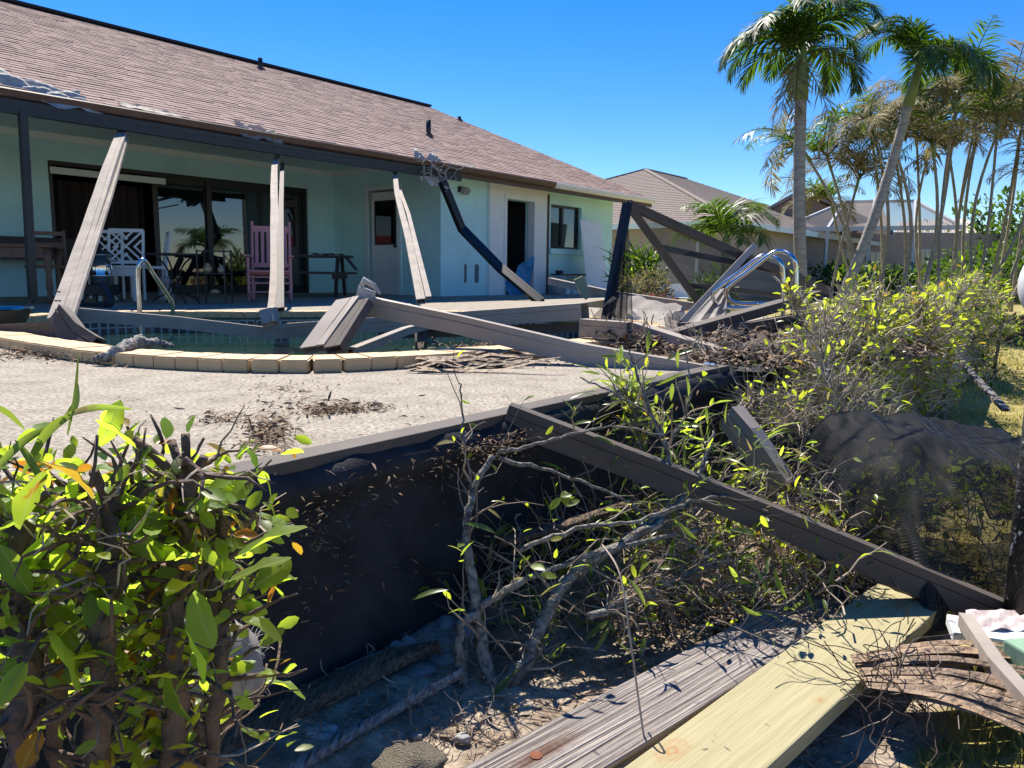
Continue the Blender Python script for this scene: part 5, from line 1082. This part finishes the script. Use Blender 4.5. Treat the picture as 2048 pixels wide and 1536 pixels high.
# -- background shrubs by the neighbour
def fan_plant(name, label, base, n, L, seed, mt=m_frond):
    t = thing(name, label, 'shrub', base); r = np.random.default_rng(seed); pos = np.tile(np.array(tuple(base)), (n, 1)) + r.normal(0, .12, (n, 3)) * np.array([1, 1, 0]) + np.array([0, 0, 1.0]) * r.uniform(0, L * .9, (n, 1))
    d = r.normal(size=(n, 3)); d[:, 2] = abs(d[:, 2]) + .5
    V, F = scatter(G_STRAP, pos, d, r.normal(size=(n, 3)) + [0, 0, 1], r.uniform(.5, 1, n) * L * .4); tag(np_mesh('blades', V, F, mt, t), kind='stuff')
    part('trunk', MB().tube([Vector(base), Vector(base) + Vector((.03, 0, L * .8))], [.05, .03], 7), m_cane, t); return t
for (x, Y, n, L, lab, mt) in ((1250, 16, 200, 1.25, 'dark spiky plant beside the house corner, left of the screen frame', m_frond), (1284, 13.5, 260, 1.15, 'spiky green plant behind the draped screen post', m_frond), (1262, 12.5, 160, .7, 'low spiky plant at the foot of the screen frame', m_frond_y)):
    b = aty(x, 600, Y); b.z = -.3; fan_plant('spiky_plant', lab, b, n, L, n, mt)
def ball(name, label, x, Y, rx, rz, n, mt, seed, sz=(.05, .1), zc=None):
    b = aty(x, 590, Y); b.z = -.32; t = thing(name, label, 'shrub', b); r = np.random.default_rng(seed)
    d = r.normal(size=(n, 3)); d /= np.linalg.norm(d, axis=1, keepdims=True); rad = r.random((n, 1)) ** .35 * (1 + .25 * np.sin(d[:, :1] * 7 + d[:, 1:2] * 5)); pos = np.array(tuple(b)) + np.array([0, 0, rz]) + d * rad * np.array([rx, rx, rz])
    V, F = scatter(G_OVAL, pos, d + r.normal(0, .6, (n, 3)), r.normal(size=(n, 3)), r.uniform(*sz, n)); tag(np_mesh('foliage', V, F, mt, t), kind='stuff')
    tw = MB(); rr = random.Random(seed)
    for _ in range(60): tw.tube(twig(Vector(b) + Vector((rr.uniform(-.1, .1), rr.uniform(-.1, .1), .05)), (rr.gauss(0, .7), rr.gauss(0, .7), 1.2), rz * rr.uniform(1.0, 1.9), 5, .25), [.012, .01, .008, .006, .004, .003], 4)
    tag(part('stems', tw, m_twig, t), kind='stuff'); return t
ball('dry_bush', 'dry brown bush beyond the pool next to the tan house', 1302, 12.8, .35, .42, 900, m_frond_y, 1)
ball('red_bush', 'low reddish bush on the lawn below the dry bush', 1318, 11.8, .34, .22, 800, m_shrub_r, 2, (.04, .08))
ball('green_bush', 'green leafy bush behind the screen frame by the tan wall', 1285, 13.4, .3, .5, 700, m_leaf2, 3)
ball('green_bush', 'small palm-green bush in front of the tan wall, seen through the screen', 1425, 14, .35, .4, 500, m_frond, 4, (.1, .2))
for k, (x, Y, rx, rz) in enumerate(((1700, 30, 1.4, .7), (1800, 30.3, 1.5, .55), (1880, 29, 1.4, .7), (1960, 26, 1.6, .9), (2040, 24, 1.6, 1.0))):
    ball('cage_bush', ('dark bush at the left foot of the far screen cage', 'dark bush at the middle of the far screen cage', 'dark bush at the right foot of the far screen cage', 'dark bush under the areca stems', 'dark bush at the right edge under the areca stems')[k], x, Y, rx, rz, 1100, m_frond, 50 + k, (.12, .26))
for k, (x, Y, rx, rz) in enumerate(((1990, 40, 3, 2.4), (2090, 38, 3.2, 2.6), (1900, 52, 4, 2.0), (1480, 60, 3, 1.2))):
    ball('distant_tree', ('distant tree behind the areca clump', 'distant tree at the right edge of the picture', 'distant tree right of the far screen cage', 'distant tree behind the tan house')[k], x, Y, rx, rz, 1500, m_frond, 70 + k, (.2, .45))
# ground cover at the end of the hedge: red-leaved bed
ball('red_bush', 'red-leaved ground cover on the lawn at the right edge', 2035, 9.5, .6, .14, 700, m_shrub_r, 90, (.05, .09))
# white garden chairs by the tan house
for k, x in enumerate((1322, 1366)):
    b = aty(x, 592, 17); b.z = -.3; f = frame_at(b, R(10)); t = thing('garden_chair', ('left', 'right')[k] + ' one of two low white garden chairs on the neighbour lawn', 'chair', b)
    part('seat', bx(f, -.25, .25, -.25, .25, .22, .26), m_white, t); part('backrest', bx(f, -.25, .25, .22, .27, .26, .55), m_white, t)
    for sx in (-.22, .22):
        for sy in (-.22, .22): part('leg', bx(f, sx - .025, sx + .025, sy - .025, sy + .025, 0, .22), m_white, t)

# =================================================================== LAWN BLADES AND LITTER
def blades(n, xr, yr, h, name, seed, mt=m_grass, cond=lambda x, y: lawn_amount(x, y) > .55):
    r = np.random.default_rng(seed); X = r.uniform(*xr, n); Y = yr[0] + (yr[1] - yr[0]) * r.random(n) ** 1.5; keep = np.array([cond(a, b) for a, b in zip(X, Y)]); X = X[keep]; Y = Y[keep]; n = len(X)
    Z = np.array([gz(a, b) for a, b in zip(X, Y)]); hh = h * r.uniform(.4, 1.2, n); az = r.uniform(0, 6.28, n); wd = .0022 + .0012 * Y / 3; ln = r.normal(0, .5, (n, 2))
    P = np.stack([X, Y, Z], 1); a = np.stack([np.cos(az) * wd, np.sin(az) * wd, np.zeros(n)], 1); tip = P + np.stack([ln[:, 0] * hh, ln[:, 1] * hh, hh], 1); midp = P + np.stack([ln[:, 0] * hh * .3, ln[:, 1] * hh * .3, hh * .6], 1)
    V = np.stack([P - a, P + a, midp + a * .7, midp - a * .7, tip], 1).reshape(-1, 3); b = (np.arange(n) * 5)[:, None]
    F = np.concatenate([b + np.array([[0, 1, 2]]), b + np.array([[0, 2, 3]]), b + np.array([[3, 2, 4]])]); o = np_mesh(name, V, F, mt); return tag(o, 'short yellow-green lawn grass to the right of the hedge', 'grass', kind='stuff')
blades(60000, (1.2, 9), (1.9, 12), .035, 'lawn_grass', 4)
o = blades(9000, (.4, 2.2), (.95, 1.9), .04, 'rough_grass', 6); o['label'] = 'rough grass tufts below the planks at the lower right'
def litter(name, label, pts, mt, size, seed, up=.25, geo=G_LONG, cat='leaf litter'):
    r = np.random.default_rng(seed); n = len(pts); d = r.normal(size=(n, 3)); d[:, 2] *= .25; u = r.normal(size=(n, 3)) * .5 + [0, 0, 1]
    V, F = scatter(geo, np.array([tuple(p) for p in pts]), d, u, r.uniform(*size, n)); return tag(np_mesh(name, V, F, mt), label, cat, kind='stuff')
def patch(cx, cy, rx, ry, n, seed, hmax=.01):
    r = random.Random(seed); o = []
    for _ in range(n):
        x = r.gauss(cx, rx); y = r.gauss(cy, ry); p = onz(x, y, 0); p.z = .004 + r.random() * hmax; o.append(p)
    return o
litter('leaf_litter', 'small dense patch of dead leaf bits on the concrete deck', patch(540, 870, 22, 14, 420, 1, .02) + patch(525, 890, 25, 16, 120, 2), m_dead, (.012, .035), 1)
litter('leaf_litter', 'winding streak of dead leaves and twigs on the concrete deck', patch(690, 820, 45, 5, 300, 3) + patch(640, 825, 25, 6, 120, 4) + patch(590, 812, 60, 12, 120, 5) + patch(450, 840, 30, 6, 120, 6) + patch(560, 780, 50, 8, 60, 7), m_dead, (.012, .04), 2)
litter('leaf_litter', 'line of dead leaves along the cream coping at the left', patch(70, 712, 60, 6, 500, 8, .03) + patch(200, 722, 40, 4, 200, 9) + patch(330, 730, 60, 3, 120, 10), m_dead, (.015, .045), 3)
litter('leaf_litter', 'scattered dead bits over the deck', [onz(random.uniform(200, 1400), random.uniform(735, 960), .004) for _ in range(160)], m_dead, (.008, .03), 4)
litter('leaf_litter', 'dead leaves gathered against the coping at the right', patch(1010, 705, 70, 8, 600, 11, .05) + patch(1120, 718, 60, 8, 200, 12), m_dead, (.02, .05), 5)
# palm frond sheaths lying in front of the coping
ft = thing('frond_pile', 'pile of dry split palm fronds lying on the deck in front of the coping', 'palm fronds', onz(940, 735))
r = random.Random(3)
for k in range(26):
    a = onz(r.uniform(800, 950), r.uniform(718, 740), .012); d = Vector((r.uniform(.6, 1.1), r.uniform(-.05, .25), r.uniform(-.02, .08))).normalized(); L = r.uniform(.18, .42)
    g = MB(); P = [a + d * (L * i / 5) + UP * (.012 + .03 * math.sin(i * .7 + k)) * (r.random() * .6 + .4) for i in range(6)]; w = r.uniform(.008, .028)
    vs = []
    for i, p in enumerate(P): ww = w * math.sin(math.pi * (.15 + .75 * i / 5)); sd = d.cross(UP).normalized(); vs += [p - sd * ww, p + UP * ww * .5, p + sd * ww]
    g.add(vs, [(3 * i + j, 3 * i + j + 1, 3 * i + j + 4, 3 * i + j + 3) for i in range(5) for j in (0, 1)]); part('husk_strip', g, m_husk, ft)
# heap of mulch and leaves on the deck corner
def heap(cx, cy, rx, ry, h, name, label, seed, mt=m_mulch):
    r = random.Random(seed); c = Vector((cx, cy, 0)); g = MB(); ph = [r.uniform(0, 6) for _ in range(4)]
    def fn(s, t):
        a = s * 2 * math.pi; q = t; k = 1 + .2 * math.sin(a * 3 + ph[0]) + .12 * math.sin(a * 7 + ph[1]); z = h * (1 - q * q) * (1 + .35 * math.sin(a * 4 + q * 6 + ph[2])) + r.gauss(0, .012) * (1 - q)
        return c + Vector((math.cos(a) * rx * q * k, math.sin(a) * ry * q * k, max(z, 0) + .006))
    g.grid(fn, 40, 10); o = solo(name, g, mt, label, 'debris heap', smooth=True)
    pts = []
    for _ in range(900): a = r.uniform(0, 6.28); q = r.random() ** .5; pts.append(c + Vector((math.cos(a) * rx * q, math.sin(a) * ry * q, h * (1 - q * q) * 1.05 + .02)))
    l = litter('dead_leaves', None, pts, m_dead, (.02, .055), seed, geo=G_OVAL, cat=None); l.parent = o; l.matrix_parent_inverse = Matrix.Translation(-o.location)
    for key in ('label', 'category'):
        if key in l: del l[key]
    tw = MB()
    for _ in range(120): tw.tube(twig(r.choice(pts), (r.gauss(0, 1), r.gauss(0, 1), r.gauss(.1, .3)), r.uniform(.06, .25), 4, .3), r.uniform(.0015, .004), 3)
    tag(part('twigs', tw, m_twig, o), kind='stuff'); return o
heap(1.25, 4.15, .55, .45, .09, 'debris_heap', 'heap of dark leaves and mulch on the deck corner', 1)
heap(1.75, 4.5, .75, .5, .12, 'debris_heap', 'heap of brown leaves below the chrome handrails', 2, m_mulch)
heap(.75, 4.3, .25, .22, .07, 'debris_heap', 'small dark leaf heap between the fallen beams', 3)
heap(1.15, 3.62, .32, .22, .05, 'debris_heap', 'crumpled black screen and leaves at the very corner of the deck', 4, m_wrap)
# scraps caught on the screen wall
pts = [W(random.gauss(.95, .05), -1.265, -.10 + random.gauss(0, .03)) for _ in range(150)] + [W(random.gauss(.9, .12), -1.25, -.25 + random.gauss(0, .05)) for _ in range(90)] + [W(random.gauss(1.1, .25), -1.28, -.02 - abs(random.gauss(0, .12))) for _ in range(200)] + [W(random.gauss(1.55, .12), -1.27, .0 - abs(random.gauss(0, .04))) for _ in range(420)] + [W(random.uniform(.5, 2.4), -1.26, -random.uniform(.05, .4)) for _ in range(70)]
litter('caught_needles', 'dry needles caught on the black screen of the deck wall', pts, m_dead, (.006, .02), 9)
# =================================================================== FOREGROUND: stones, wood, rocks, lamp post
sm = []
for k in range(5):
    bmx = bmesh.new(); bmesh.ops.create_icosphere(bmx, subdivisions=2, radius=1); r = random.Random(k)
    for v in bmx.verts: v.co *= 1 + .12 * math.sin(v.co.x * 3 + k) + .08 * math.sin(v.co.y * 4 + 2 * k)
    me = bpy.data.meshes.new('river_stone'); bmx.to_mesh(me); bmx.free(); me.materials.append(m_stone); me.polygons.foreach_set('use_smooth', [True] * len(me.polygons)); sm.append(me)
r = random.Random(17)
spots = [(562, 1262), (590, 1290), (615, 1268), (648, 1262), (640, 1300), (575, 1300), (690, 1255), (705, 1278), (730, 1262), (752, 1285), (765, 1232), (775, 1258), (800, 1248), (815, 1270), (845, 1200), (870, 1185), (865, 1215), (890, 1232), (830, 1225), (905, 1200), (920, 1228), (600, 1330), (560, 1330), (545, 1300), (680, 1290), (740, 1300), (860, 1250), (885, 1262), (790, 1282), (530, 1325), (625, 1240), (720, 1240), (930, 1180), (955, 1200), (940, 1245)]
for x, y in spots:
    p = onz(x, y, -.45); p.z = -.49; s = r.uniform(.017, .03); o = place('river_stone', r.choice(sm), None, Matrix.Translation(p + UP * s * .5) @ Matrix.Rotation(r.uniform(0, 6), 4, 'Z') @ Matrix.Diagonal((s * r.uniform(1, 1.5), s, s * .75, 1)))
    tag(o, 'smooth grey river stone at the foot of the black deck wall', 'stone', 'river stones along the deck wall')
for x, y, s, lab in ((838, 1355, .036, 'rough dark stone beside the long stick'), (880, 1330, .028, 'greenish stone above the long stick'), (985, 1250, .06, 'pitted tan rock behind the lichen branch'), (820, 1545, .05, 'pitted tan coral rock at the bottom edge of the picture'), (1000, 1290, .04, 'small tan rock at the foot of the lichen branch'), (640, 1480, .03, 'small white stone near the stick'), (758, 1478, .011, 'small white pebble on the sand'), (832, 1475, .010, 'second small white pebble on the sand'), (925, 1480, .013, 'small orange pebble beside the grey plank')):
    p = onz(x, y, -.49); bmx = bmesh.new(); bmesh.ops.create_icosphere(bmx, subdivisions=3, radius=1); q = random.Random(x)
    for v in bmx.verts: v.co *= 1 + .16 * math.sin(v.co.x * 4 + x) * math.sin(v.co.y * 5) + .1 * math.sin(v.co.z * 7 + y) + q.gauss(0, .02)
    me = bpy.data.meshes.new('rock'); bmx.to_mesh(me); bmx.free(); me.materials.append(m_rock if s > .03 and 'dark' not in lab else m_stone); me.polygons.foreach_set('use_smooth', [True] * len(me.polygons))
    o = place('rock', me, None, Matrix.Translation(p + UP * s * .2) @ Matrix.Diagonal((s * 1.25, s, s * .8, 1))); tag(o, lab, 'rock')
def spot(m, centre, rad, col, rings=0.0, stretch=.55):
    nt = m.node_tree; N = nt.nodes; Lk = nt.links; b = N['Principled BSDF']; old = b.inputs['Base Color'].links[0].from_socket
    tc = N.new('ShaderNodeTexCoord'); mp = N.new('ShaderNodeMapping'); mp.inputs['Location'].default_value = (-centre[0], -centre[1] * stretch, 0); mp.inputs['Scale'].default_value = (1, stretch, 0)
    nz = N.new('ShaderNodeTexNoise'); nz.inputs['Scale'].default_value = 60; Lk.new(tc.outputs['Object'], mp.inputs[0]); Lk.new(tc.outputs['Object'], nz.inputs['Vector'])
    ln = N.new('ShaderNodeVectorMath'); ln.operation = 'LENGTH'; Lk.new(mp.outputs[0], ln.inputs[0])
    wob = N.new('ShaderNodeMath'); wob.operation = 'MULTIPLY_ADD'; wob.inputs[1].default_value = rad * .8; Lk.new(nz.outputs[0], wob.inputs[0]); Lk.new(ln.outputs['Value'], wob.inputs[2])
    mr = N.new('ShaderNodeMapRange'); mr.inputs[1].default_value = rad * .7; mr.inputs[2].default_value = rad * 1.5; mr.inputs[3].default_value = .8; mr.inputs[4].default_value = 0; Lk.new(wob.outputs[0], mr.inputs[0]); fac = mr.outputs[0]
    if rings:
        m1 = N.new('ShaderNodeMath'); m1.operation = 'MULTIPLY'; m1.inputs[1].default_value = rings; Lk.new(wob.outputs[0], m1.inputs[0])
        sn = N.new('ShaderNodeMath'); sn.operation = 'SINE'; Lk.new(m1.outputs[0], sn.inputs[0]); m2 = N.new('ShaderNodeMapRange'); m2.inputs[1].default_value = -1; m2.inputs[3].default_value = .3; Lk.new(sn.outputs[0], m2.inputs[0])
        m3 = N.new('ShaderNodeMath'); m3.operation = 'MULTIPLY'; Lk.new(m2.outputs[0], m3.inputs[0]); Lk.new(fac, m3.inputs[1]); fac = m3.outputs[0]
    mx = N.new('ShaderNodeMix'); mx.data_type = 'RGBA'; Lk.new(fac, mx.inputs[0]); Lk.new(old, mx.inputs[6]); mx.inputs[7].default_value = (*col, 1); Lk.new(mx.outputs[2], b.inputs['Base Color'])
def plank(name, A, B, Cc, D, th, mt, label, split=0):
    """top corners A,B (near end, left/right) and C,D (far end, right/left) at their real heights"""
    A, B, Cc, D = map(Vector, (A, B, Cc, D)); L = ((D - A) + (Cc - B)).normalized(); wv = L.cross(UP).normalized(); wl_ = ((B - A).dot(wv) + (Cc - D).dot(wv)) / 2
    far = max(D.dot(L), Cc.dot(L)); near = min(A.dot(L), B.dot(L)); Ln = far - near; mb = MB()
    loc = (A + B + Cc + D) / 4; loc = loc + L * ((far + near) / 2 - loc.dot(L)); nrm = wv.cross(L).normalized(); nrm = nrm if nrm.z > 0 else -nrm
    # build in local axes so that the grain runs along local Y
    mb.box((0, 0, -th / 2), (wl_, Ln, th)); me = mb.mesh(name, mt); o = bpy.data.objects.new(name, me); COL.objects.link(o)
    X, Y, Z = wv, L - wv * L.dot(wv), nrm; Y.normalize(); o.matrix_world = Matrix(((X.x, Y.x, Z.x, loc.x), (X.y, Y.y, Z.y, loc.y), (X.z, Y.z, Z.z, loc.z), (0, 0, 0, 1)))
    b = o.modifiers.new('bevel', 'BEVEL'); b.width = .004; b.segments = 2; WL[o] = loc; tag(o, label, 'plank'); return o
zt = -.445
pn = plank('treated_plank', onz(1120, 1625, zt), onz(1440, 1625, zt), onz(1900, 1196, zt), onz(1770, 1155, zt), .038, m_wood_n, 'new pale green treated plank lying diagonally at the lower right')
zt2 = -.455
pg = plank('weathered_plank', onz(710, 1625, zt2), onz(1100, 1625, zt2), onz(1616, 1266, zt2), onz(1542, 1222, zt2), .038, m_wood_gp, 'weathered grey plank lying beside the new pale plank')
for o, x, y, z in ((pg, 1072, 1512, zt2),):
    c = onz(x, y, z); g = MB(); g.lathe(Vector((0, 0, -.002)), [(.011, 0), (.012, .004), (.006, .006)], 12)
    k = solo('rusty_bolt', MB().add([c + Vector(v) for v in g.v], g.f), m_rusty, 'rusty bolt head sunk in the weathered grey plank', 'bolt')
def local(o, x, y, z): return o.matrix_world.inverted() @ onz(x, y, z)
bpy.context.view_layer.update()
for x, y, rr_k in ((1345, 1500, .03), (1800, 1210, .026), (1640, 1400, .012)): spot(m_wood_n, local(pn, x, y, zt), rr_k, (.34, .16, .05), 420)
spot(m_wood_gp, local(pg, 1085, 1505, zt2), .022, (.10, .04, .018), 0, .2); spot(m_wood_gp, local(pg, 1350, 1365, zt2), .006, (.05, .03, .02), 0, .8)
# logs under the planks, so that they rest on something
solo('plank_bearer', MB().beam([Vector((.1, 1.28, -.52)), Vector((.75, 1.02, -.52))], .07, .05, UP), m_wood_d, 'dark timber bearer under the two planks', 'timber')
solo('plank_bearer', MB().beam([Vector((.55, 1.95, -.52)), Vector((1.15, 1.75, -.52))], .07, .05, UP), m_wood_d, 'dark timber bearer under the far end of the planks', 'timber')
# driftwood, stick
def rough_log(pts, widths, th, name, label, mt, cat):
    P = [Vector(p) for p in pts]; g = MB(); rr = random.Random(len(label)); k = len(P); n = 12; vs = []
    for i, p in enumerate(P):
        d = (P[min(i + 1, k - 1)] - P[max(i - 1, 0)]).normalized(); sd = d.cross(UP).normalized()
        for j in range(n):
            a = 2 * math.pi * j / n; vs.append(p + sd * (math.cos(a) * widths[i] * rr.uniform(.85, 1.1)) + UP * (math.sin(a) * th * rr.uniform(.7, 1.15)))
    g.add(vs, [(i * n + j, i * n + (j + 1) % n, (i + 1) * n + (j + 1) % n, (i + 1) * n + j) for i in range(k - 1) for j in range(n)] + [tuple(range(n - 1, -1, -1)), tuple((k - 1) * n + j for j in range(n))])
    return solo(name, g, mt, label, cat)
rough_log([onz(330, 1530, -.46), onz(450, 1470, -.46), onz(560, 1420, -.455), onz(660, 1378, -.45), onz(740, 1340, -.445), onz(800, 1315, -.44), onz(845, 1300, -.437), onz(878, 1292, -.435)], [.06, .06, .055, .05, .045, .036, .02, .012], .018, 'driftwood_board', 'broken rotten board lying along the foot of the deck wall', m_wood_r, 'driftwood')
rough_log([onz(560, 1560, -.47), onz(640, 1505, -.47), onz(760, 1435, -.465), onz(850, 1385, -.46), onz(925, 1345, -.455)], [.014, .015, .014, .012, .009], .011, 'weathered_stick', 'long weathered stick lying on the sand below the driftwood', m_wood_g, 'stick')
rough_log([aty(1000, 1085, 1.95), aty(1130, 1050, 2.05), aty(1250, 1010, 2.15)], [.022, .025, .02], .012, 'bark_strip', 'brown bark strip lying behind the lichen branches', m_wood_r, 'bark')
# root debris and litter on the sand
pts = []
for _ in range(2200):
    p = onz(random.uniform(500, 1700), random.uniform(1190, 1500), -.49); p.z = gz(p.x, p.y) + random.uniform(.002, .02)
    if p.dot(NV) > -1.28: pts.append(p)
litter('ground_litter', 'dead leaves and bark bits over the sandy bed', pts, m_dead, (.008, .03), 21)
pts = []
for _ in range(1400):
    x = random.uniform(1180, 1720); y = random.uniform(1130, 1250) - (x - 1180) * .12; p = onz(x, y, -.48); p.z = gz(p.x, p.y) + random.uniform(.0, .05); pts.append(p)
litter('ground_litter', 'thick layer of dead leaves under the brush pile', pts, m_dead, (.012, .04), 22)
tw = MB(); rr = random.Random(8)
for _ in range(260):
    p = onz(rr.uniform(540, 1000), rr.uniform(1300, 1500), -.49); p.z = -.485; tw.tube(twig(p, (rr.gauss(0, 1), rr.gauss(0, 1), rr.gauss(.2, .3)), rr.uniform(.03, .12), 5, .5), rr.uniform(.0006, .0016), 3)
tag(part('fine_roots', tw, m_twig), 'fine dry roots and twigs on the shaded sand', 'roots', kind='stuff')
# long foreground beam
L0, L1, L2 = aty(1012, 838, 2.16), aty(1600, 1065, 2.05), aty(2130, 1282, 1.93)
fbm = solo('foreground_beam', MB().beam([L0 + UP * .008, L0.lerp(L1, .5) + UP * .012, L1 + UP * .006, L2], .05, .078, UP), m_bronze_d, 'long dark beam running from the deck edge across the lower right foreground', 'beam')
K0, K1 = aty(1462, 832, 2.75), aty(1530, 915, 2.6)
solo('open_tube_end', MB().beam([K0, K0.lerp(K1, .5), K1 + Vector((.05, -.05, -.1))], .055, .1, UP), m_bronze, 'open hollow end of a beam sticking up from the plants near the deck corner', 'beam')
solo('pale_lath', MB().beam([aty(1905, 705, 5.4), aty(1960, 765, 4.9), aty(2012, 820, 4.5)], .045, .02, UP), m_wood_g, 'pale lath lying on the lawn at the right of the hedge', 'lath')
rough_log([onz(1880, 800, -.45), onz(1915, 780, -.45), onz(1945, 760, -.44)], [.05, .06, .045], .05, 'stump', 'short broken stump on the lawn edge beside the pale lath', m_wood_r, 'stump')
# debris at the lower right corner
hk = thing('palm_boot', 'big split brown palm sheath lying at the lower right corner', 'palm sheath', onz(1900, 1400, -.5)); r = random.Random(12)
for k in range(34):
    s = k / 33; A0 = onz(1700 + 40 * s, 1310 + 70 * s, -.45 + .02 * r.random()); B0 = onz(2100, 1300 + 190 * s + r.uniform(-15, 15), -.44 + .03 * r.random()); P = smooth_line([A0, A0.lerp(B0, .5) + UP * (.012 + .02 * r.random()), B0], 5)
    w = r.uniform(.006, .016); vs = []
    for i, p in enumerate(P): ww = w * math.sin(math.pi * (.12 + .8 * i / (len(P) - 1))); sd = (B0 - A0).cross(UP).normalized(); vs += [p - sd * ww, p + UP * ww * .45, p + sd * ww]
    part('husk_strip', MB().add(vs, [(3 * i + j, 3 * i + j + 1, 3 * i + j + 4, 3 * i + j + 3) for i in range(len(P) - 1) for j in (0, 1)]), m_husk, hk)
wr_ = MB(); rr = random.Random(4)
for _ in range(60): wr_.tube(smooth_line(twig(onz(rr.uniform(1720, 1880), rr.uniform(1330, 1430), -.44), (rr.gauss(0, 1), rr.gauss(0, 1), rr.gauss(.2, .4)), rr.uniform(.1, .3), 6, .5), 3), .0012, 4)
solo('root_tangle', wr_, m_wood_d, 'tangle of thin dark roots at the edge of the new plank', 'roots')
solo('white_board', MB().box(onz(2020, 1275, -.44), (.26, .11, .03), (Vector((.9, -.35, 0)).normalized(), Vector((.35, .9, 0)).normalized(), UP)), m_white, 'white painted board under the long beam at the right edge', 'board', bevel=.004)
solo('concrete_block', MB().box(onz(2078, 1350, -.44), (.09, .12, .12), (Vector((.98, .17, 0)), Vector((-.17, .98, 0)), UP)), mat('green_block', (.22, .36, .24), .8, var=.15), 'pale green block at the right edge beside the white board', 'block', bevel=.006)
solo('bent_angle_bar', MB().beam([onz(1930, 1240, -.40), onz(1990, 1330, -.40), onz(2080, 1430, -.41)], .03, .035, UP), m_bronze_l, 'thin bent angle bar lying over the palm sheath', 'bar')
solo('paper_rag', MB().grid(lambda s, t: onz(1930 + 120 * s, 1235 + 40 * t, -.44) + UP * (.012 * math.sin(s * 13) * math.sin(t * 9) + .02), 12, 8), mat('pinkish_rag', (.5, .42, .40), .9, var=.3, vscale=30), 'crumpled pinkish rag lying under the long beam', 'rag', smooth=True)
# lamp post with white globe at the right edge
pb = aty(2072, 1200, 1.9); lpst = thing('globe_lamp', 'black mottled lamp post with a white globe at the right edge', 'lamp post', Vector((pb.x, pb.y, -.5)))
gl_c = Vector((pb.x, pb.y, aty(2128, 568, 1.9).z))
mp = m_post.node_tree; b_ = mp.nodes['Principled BSDF']
rpn = [n for n in mp.nodes if n.type == 'VALTORGB'][0]; rpn.color_ramp.elements[0].position = .0; rpn.color_ramp.elements[1].position = .60; rpn.color_ramp.elements[1].color = (.012, .012, .012, 1); e_ = rpn.color_ramp.elements.new(.63); e_.color = (.5, .5, .5, 1)
part('post', MB().tube([Vector((pb.x, pb.y, -.5)), Vector((pb.x, pb.y, gl_c.z - .09))], .07, 18), m_post, lpst, True)
part('globe', MB().lathe(gl_c, [(.112 * math.sin(a), -.112 * math.cos(a)) for a in np.linspace(.02, math.pi - .02, 20)], 32), m_globe, lpst, True)
part('fitter', MB().lathe(Vector((pb.x, pb.y, gl_c.z - .12)), [(.05, 0), (.078, .01), (.078, .03), (.05, .04)], 16), m_iron, lpst, True)
